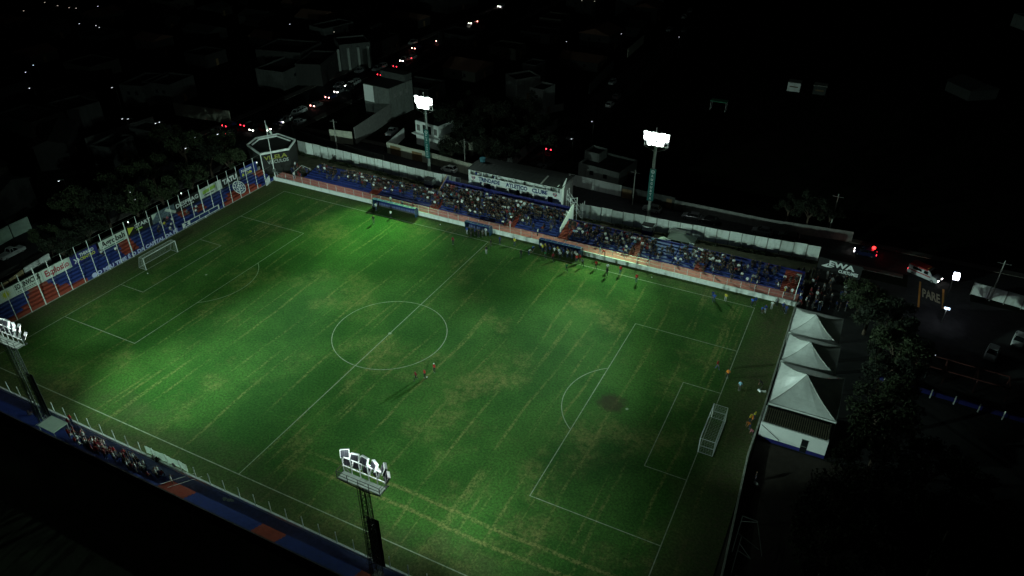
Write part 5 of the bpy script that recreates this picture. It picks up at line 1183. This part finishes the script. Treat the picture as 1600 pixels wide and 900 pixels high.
for i, (u,v,w_) in enumerate(((37,17,'y'),(70,4,'y'),(90,9,'y'),(108,12,'y'),(119,13,'y'),(153,10,'w'),(150,40,'w'),(155,43,'w'),(124,37,'w'),(52,102,'w'),(46,138,'w'),(40,113,'w'),(175,137,'w'),(191,186,'w'),(243,193,'w'),(249,191,'w'),(204,300,'w'),(211,312,'w'),(290,232,'w'),(304,215,'w'),(340,210,'w'),(453,38,'w'),(909,1,'y'),(929,2,'y'),(971,53,'w'),(885,65,'w'),(1061,58,'w'),(925,190,'w'),(893,217,'w'),(1395,512,'w'),(1461,554,'w'),(92,283,'w'),(200,186,'w'),(522,50,'y'))):
    lamp(u, v, w_, label=('warm' if w_ == 'y' else 'white')+' tiny lit street lamp, '+lwhere(u,v), s=.8 if w_ == 'w' else 1)
lk = lamp(1494,432,'w','bright bluish street lamp beside the painted stop word',None, s=1.3)
for nm, zz in (('bulb', -.0),('bulb', .5)): link('bulb', emis and MB().box(-.3,.35,-1.7,-.9,6.6+zz,6.97+zz).mesh('bulb', emis('strong_lamp', (.8,.85,1), 8)), lk)
l = bpy.data.lights.new('street_light', 'SPOT'); l.energy = 45; l.spot_size = radians(120); l.color = (.85,.9,1); l.shadow_soft_size = .3; o = bpy.data.objects.new('street_light', l); COL.objects.link(o); o.parent = lk; o.location = (0,-1.4,6.4)
lq = bpy.data.lights.new('wall_light', 'SPOT'); lq.energy = 40; lq.spot_size = radians(110); lq.color = (.85,.9,1); e = empty('wall_lamp', at(1480,482,3.2), 0, 'small wall lamp below the bright street lamp', 'wall lamp')
MB().box(-.4,.4,-.2,.2,-.1,.1).build('bulb', emis('cool_lamp', (.6,.8,1), 3), e); MB().cyl((0,.2,-3.1),(0,.2,0),.05,n=6).build('post', greysteel, e); o = bpy.data.objects.new('wall_light', lq); COL.objects.link(o); o.parent = e; o.location = (0,0,-.3)
# lamps at the terrace corner and along the left fence
for (u,v,lb) in ((401,254,'small glowing bulb at the left end of the corner banner'),(283,302,'small pale bulb on a fence post behind the DESPRAG banner'),(200,347,'small pale bulb on a fence post by the START banner')):
    p = on(u,v,0,-56.9); e = empty('bulb_lamp', p, 0, lb, 'lamp'); MB().cyl((0,0,-.1),(0,0,.12),.12,.1,n=8).build('bulb', emis('pale_bulb', (.8,.95,.9), 1.6), e); MB().bar((0,0,-.5),(0,0,-.1),.04).build('stem', steel, e)
# wooden service poles with wires
def upole(x, y, h, label): 
    e = empty('utility_pole', (x,y,0), 0, label, 'utility pole'); MB().cyl((0,0,0),(0,0,h),.15,.1,n=7).build('pole', concrete, e); MB().bar((-1,0,h-.6),(1,0,h-.6),.09).build('crossarm', darkwall, e)
for (u,v,ut,vt,lb) in ((727,268,724,225,'utility pole just left of the clubhouse roof'),(988,320,988,272,'utility pole near the gate left of the right light pole'),(527,235,519,190,'utility pole beside the cream wall'),(1296,360,1302,330,'utility pole beyond the end of the right precast wall'),(1545,470,1540,440,'utility pole by the broken white wall')):
    p = at(u,v,0); upole(p.x,p.y,8, lb)

# ================================================================ TOWN
WM = {'white':mat('unlit_white_render', (.2,.215,.2), .85, var=.2, stain=.5),'cream':mat('unlit_cream_render', (.045,.043,.034), .9, var=.3),'grey':mat('unlit_grey_render', (.018,.018,.017), .9, var=.4),'pale':mat('unlit_pale_render', (.045,.048,.045), .85, var=.35, stain=.6, stain_col=(.02,.02,.02))}  # town wall colours lowered so the blocks look unlit
def house(x, y, w_, d_, h, label, wm='grey', rz=0., roofk='flat', win=3, group=None, par=True, lit=False):
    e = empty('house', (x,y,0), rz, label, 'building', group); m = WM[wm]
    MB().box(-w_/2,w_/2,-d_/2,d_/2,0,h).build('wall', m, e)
    if roofk == 'flat':
        r = MB().box(-w_/2+.2,w_/2-.2,-d_/2+.2,d_/2-.2,h+.002,h+.08).build('roof', roof_dark, e)
        if par:
            b = MB(); b.box(-w_/2,w_/2,-d_/2,-d_/2+.18,h+.001,h+.6); b.box(-w_/2,w_/2,d_/2-.18,d_/2,h+.001,h+.6); b.box(-w_/2,-w_/2+.18,-d_/2+.181,d_/2-.181,h+.001,h+.6); b.box(w_/2-.18,w_/2,-d_/2+.181,d_/2-.181,h+.001,h+.6); b.build('parapet', m, e)
    else:
        rm = roof_tile if roofk == 'tile' else roof_dark; hh = w_*.18 if w_ < d_ else d_*.18
        if w_ < d_: pr = [(-w_/2-.4,h),(w_/2+.4,h),(0,h+hh)]; MB().prism(pr,1,-d_/2-.4,d_/2+.4).build('roof', rm, e)
        else: pr = [(-d_/2-.4,h),(d_/2+.4,h),(0,h+hh)]; MB().prism(pr,0,-w_/2-.4,w_/2+.4).build('roof', rm, e)
    for i in range(win):
        xx = -w_/2+w_*(i+1)/(win+1); z0 = 1.1 if h < 5 else h-2.2; f_ = MB().box(xx-.55,xx+.55,-d_/2-.05,-d_/2-.002,z0,z0+1.1).build('window', m, e)
        MB().box(xx-.47,xx+.47,-d_/2-.07,-d_/2-.051,z0+.08,z0+1.02).build('pane', glass, f_)
    MB().box(w_/2+.002,w_/2+.06,-.5,.5,0,2.1).build('door', brown, e)
    return e
def bld(ul, vl, ur, vr, depth, h, label, **k):
    """a block whose street front runs between two base points seen in the photograph"""
    a = at(ul,vl,0); b = at(ur,vr,0); d = b-a; rz = math.atan2(d.y,d.x); c = (a+b)/2+Vector((-sin(rz),cos(rz),0))*depth/2
    return house(c.x, c.y, d.length, depth, h, label, rz=rz, **k)
# white block behind the left light pole
e = bld(588,168,611,186,2,1,'x'); [bpy.data.objects.remove(c, do_unlink=True) for c in list(e.children_recursive)+[e]]
p1_, p2_ = at(611,187,0), at(647,171,0)
e = empty('house', (p1_.x,p1_.y,0), math.atan2((p2_-p1_).y,(p2_-p1_).x)-pi/2, 'tall white block with one brightly lit end wall left of the lit lamps', 'building'); L_ = (p2_-p1_).length
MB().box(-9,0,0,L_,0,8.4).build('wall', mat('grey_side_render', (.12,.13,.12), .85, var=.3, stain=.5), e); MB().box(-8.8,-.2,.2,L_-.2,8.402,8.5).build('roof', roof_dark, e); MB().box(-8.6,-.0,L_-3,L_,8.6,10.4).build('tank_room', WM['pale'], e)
MB().box(-8.9,-5.5,-.06,-.002,3.8,8.3).build('painted_light_panel', cleanwhite, e)  # white panel on the grey wall puts the lit end into the colour
for q_ in (.2,.45,.7): f_ = MB().box(.002,.05,L_*q_,L_*q_+1,5.5,6.5).build('window', darkwall, e)
# house with balcony
a = at(627,240,0); b_ = at(664,252,0); d = b_-a
e = empty('house', (a.x,a.y+7,0), math.atan2(d.y,d.x), 'white two storey house with a dark balcony opening behind the left light pole', 'building')
MB().box(0,7.6,0,9,0,6.2).build('wall', white, e); MB().box(.2,7.4,.2,8.8,6.202,6.3).build('roof', roof_dark, e)
MB().box(2.5,5.2,-.06,-.002,3.5,5.6).build('balcony_door', glass, e); MB().box(-.3,7.9,-1.2,-.07,3.1,3.3).build('balcony_slab', white, e); MB().box(.5,1.5,-.06,-.002,3.8,5.3).build('window', darkwall, e); MB().box(6.1,7.1,-.06,-.002,3.8,5.3).build('window', darkwall, e)
MB().box(5.0,5.3,-1.1,-.8,0,3.098).build('column', white, e); MB().box(7.601,16,2,3,0,3.5).build('side_wing', offwhite, e); MB().box(7.601,16,3.001,9,0,3.4).build('wing_roof', roof_dark, e)
def yard_wall(pts, h, label, m=offwhite, gates=()):
    e = empty('garden_wall', pts[0], 0, label, 'wall'); P0 = Vector(pts[0])
    for i, (a, b_) in enumerate(zip(pts, pts[1:])):
        a = Vector(a)-P0; b_ = Vector(b_)-P0; d = (b_-a); q2 = d.to_track_quat('X','Z').to_matrix().to_4x4(); q2.translation = a
        MB().box(0,d.length-.01,-.1,.1,0,h+.02*(i%2),0,q2).build('wall_section', m, e)
        for (gi, f0, f1) in gates:
            if gi == i: MB().box(d.length*f0,d.length*f1,-.16,-.101,.05,h*.8,0,q2).build('gate', brown, e)
    return e
def A0(u, v): p = at(u,v,0); return (p.x,p.y,0)
yard_wall([A0(606,239),A0(642,249),A0(673,256),A0(740,275)], 2.9, 'cream garden wall with two brown gates beyond the left light pole', offwhite, ((0,.15,.6),(1,.1,.6)))
yard_wall([A0(606,239),A0(632,215)], 2.6, 'side garden wall running back from the brown gates', white)
yard_wall([A0(740,275),A0(800,262),A0(870,200)], 2.6, 'dark garden wall bending away beyond the clubhouse roof', darkwall)
yard_wall([A0(517,222),A0(552,226)], 3.4, 'short cream wall panel near the corner of the avenue', offwhite)
yard_wall([A0(470,212),A0(560,240),A0(600,250)], 1.2, 'low dark wall along the near side of the side street', darkwall)
yard_wall([A0(556,226),A0(612,187)], 4.5, 'long dim wall running from the cream panel to the tall white block', darkwall)
# stepped white house centre right
bld(903,275,966,292,9,2.7,'low white house with a raised front block right of the clubhouse', wm='white', win=2)
bld(912,266,934,272,4,4.3,'raised pale front block of the low white house', wm='white', win=1)
yard_wall([A0(888,288),A0(970,307)], 2.6, 'white garden wall below the low white house', white)
yard_wall([A0(970,308),A0(1053,327)], 2.7, 'stained pale wall with a dark gate left of the right light pole', WM['pale'], ((0,.02,.2),(0,.85,.95)))
yard_wall([A0(1053,327),A0(1200,358),A0(1330,378)], 2.2, 'long dark wall along the far side of the side street', darkwall)
# avenue side
bld(405,112,475,118,14,6.5,'large dim rectangular building left of the avenue', wm='grey', win=5)
bld(446,142,497,118,10,5,'dim showroom with a slanted frontage on the avenue', wm='pale', win=2)
bld(505,135,530,112,8,6,'dim block next to the slanted showroom', wm='grey', win=2)
e = bld(535,110,582,105,10,7.5,'pillared pale building with tall dark doorways on the avenue', wm='pale', win=0)
for i in range(4): MB().box(-6+i*3.2,-5.3+i*3.2,-5.9,-5.2,0,7.0).build('pillar', WM['white'], e)
bld(510,80,556,68,8,7,'pale flat roofed building behind the pillared one', wm='pale', win=2)
bld(585,92,625,76,7,4.5,'low dim shop row up the avenue', wm='grey', win=4)
bld(610,10,655,12,20,6,'pale low hall near the top of the photograph', wm='pale', win=0)
bld(655,14,700,22,20,6,'second dim hall beside the pale low hall', wm='grey', win=0)
bld(960,25,1034,28,30,9,'large pale blank hall at the top of the photograph', wm='pale', win=0)
bld(685,70,730,78,10,4,'low pale walled lot right of the avenue', wm='grey', win=2)
bld(827,178,848,183,6,7,'narrow white house glowing faintly beyond the dark garden', wm='white', win=1)
bld(790,150,806,160,8,6,'small white house fragment among the garden trees', wm='white', win=0)
bld(816,132,836,136,6,6,'small pale house above the narrow white house', wm='pale', win=1)
yard_wall([A0(920,147),A0(958,108)], 3, 'long pale wall along the left side of the cross street', WM['pale']); yard_wall([A0(980,90),A0(1005,68)], 3, 'short pale wall farther along the cross street', offwhite)
yard_wall([A0(845,180),A0(880,172)], 2, 'low wall in front of the narrow white house', darkwall)
bld(270,25,306,16,12,5,'cream building fragment at the top left', wm='cream', win=2)
bld(195,165,232,168,12,5.5,'pale house with a porch left of the avenue', wm='pale', win=2); bld(230,160,272,166,10,5.5,'dim white house right of the pale porch house', wm='pale', win=3)
bld(0,180,55,160,20,6,'dim warehouse at the left edge', wm='grey', win=0)
e = bld(60,225,110,206,14,5,'warehouse with two small lit windows on the left', wm='grey', win=0)
lit = emis('lit_window', (.85,.9,.85), .55)
for u,v in ((77,212),(96,205)):
    p = at(u,v,3.2); f_ = empty('lit_window', p, 0, 'small square lit window in the dark warehouse, '+('left one' if u < 80 else 'right one'), 'window'); b = MB(); b.box(-.6,.6,-.08,.02,-.55,.55); b.build('pane', lit, f_); b = MB(); b.box(-.66,.66,-.06,.06,.551,.62); b.box(-.66,.66,-.06,.06,-.62,-.551); b.build('frame', darksteel, f_)
bld(115,205,165,190,10,5,'pale shed wall lit from the side right of the two lit windows', wm='pale', win=0)
yard_wall([A0(140,240),A0(245,205)], 4, 'long low dark wall behind the tree belt', darkwall); yard_wall([A0(275,180),A0(362,193)], 3.5, 'cream wall along the street left of the corner', offwhite)
yard_wall([A0(-20,485),A0(22,462)], 3.0, 'ochre lit wall section nearest the left edge behind the sun banner', mat('ochre_wall', (.5,.38,.2), .85, var=.2)); yard_wall([A0(24,460),A0(44,444)], 3.0, 'ochre wall section right of the nearest one', mat('ochre_wall', ()))
yard_wall([A0(46,442),A0(84,418)], 3.0, 'white wall section behind the Explosão banner', white)
yard_wall([A0(-30,400),A0(20,372)], 2.8, 'pale green wall on the far side of the back street', mat('pale_green_wall', (.4,.52,.44), .85, var=.2)); yard_wall([A0(22,371),A0(50,358)], 2.8, 'green tinted wall section by the back street', mat('pale_green_wall', ()))
bld(10,350,60,318,18,6,'dark gabled shed at the left edge', wm='grey', win=0, roofk='sheet'); bld(65,268,115,262,16,6,'dark gabled shed above the tree belt', wm='grey', win=0, roofk='sheet')
bld(150,258,180,262,8,4.5,'small pale house end among the left trees', wm='pale', win=1); bld(250,240,275,228,8,5,'pale gable wall among the left trees', wm='pale', win=1)
# far right
e = empty('kiosk', A0(1240,141), 0, 'cream kiosk, left one of two in the dark field', 'kiosk'); MB().box(-1.8,1.8,-1.5,1.5,0,2.6).build('wall', white, e); MB().box(-1.9,1.9,-1.6,1.6,2.601,2.75).build('roof', concrete, e); MB().box(-1.2,1.2,-1.56,-1.501,1.3,1.6).build('hatch', brown, e)
e = empty('kiosk', A0(1280,146), 0, 'grey kiosk, right one of two in the dark field', 'kiosk'); MB().box(-1.8,1.8,-1.5,1.5,0,2.6).build('wall', WM['pale'], e); MB().box(-1.9,1.9,-1.6,1.6,2.601,2.75).build('roof', concrete, e); MB().box(-1.2,1.2,-1.56,-1.501,1.1,1.5).build('hatch', brown, e)
e = empty('canopy', A0(1122,172), 0, 'small green roofed canopy in the dark', 'canopy'); MB().box(-2.3,2.3,-1.2,1.2,2.6,2.75).build('roof', mat('green_sheet', (.08,.35,.2), .6), e)
for q_,r_ in ((-2.1,-1),(2.1,-1),(2.1,1),(-2.1,1)): MB().bar((q_,r_,0),(q_,r_,2.6),.08).build('leg', steel, e)
bld(1512,158,1556,155,10,3,'dim pale house with a sheet roof at the far right', wm='pale', win=0, roofk='sheet')
bld(1578,40,1600,48,8,4,'pale structure at the upper right edge', wm='white', win=0)
# anonymous blocks filling the town
rr = random.Random(11); used = []
def hl(x, y, wm, rk):
    where = 'far left of avenue' if x < -160 else 'left of avenue' if x < -92 else 'between avenue and cross street' if x < -14 else 'right of cross street'
    return f'dark {wm} house, {rk} roof, {where}, {"near the field" if y < 120 else "halfway" if y < 210 else "by the top edge"}'
gq = 'dark low houses of the town'
def clear(x, y):
    if x > -97 and x < -73: return False
    if -16 < x < -1: return False
    return all(abs(x-a) > 13 or abs(y-b_) > 12 for a, b_ in used)
for o in list(COL.objects):
    if o.get('category') in ('building','tree') and o.name != 'x': used.append((o.location.x, o.location.y))
nh = 0
for gx in range(-300, 140, 27):
    for gy in range(75, 330, 25):
        x = gx+rr.uniform(-3,3); y = gy+rr.uniform(-2,2)
        if clear(x, y) and x < -16 and nh < 120:
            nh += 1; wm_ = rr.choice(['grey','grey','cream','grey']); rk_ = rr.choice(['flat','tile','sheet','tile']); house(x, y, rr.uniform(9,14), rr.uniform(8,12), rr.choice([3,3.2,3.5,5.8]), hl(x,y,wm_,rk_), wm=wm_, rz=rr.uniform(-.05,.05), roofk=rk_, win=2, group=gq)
for gx in range(-230, -98, 28):
    for gy in range(-20, 70, 24):
        x = gx+rr.uniform(-3,3); y = gy+rr.uniform(-2,2)
        if clear(x, y): wm_ = rr.choice(['grey','cream']); rk_ = rr.choice(['flat','tile','sheet']); house(x, y, rr.uniform(9,14), rr.uniform(8,12), 3.3, hl(x,y,wm_,rk_), wm=wm_, roofk=rk_, win=2, group=gq)
print('HOUSES', nh, 'OBJECTS', len(COL.objects))
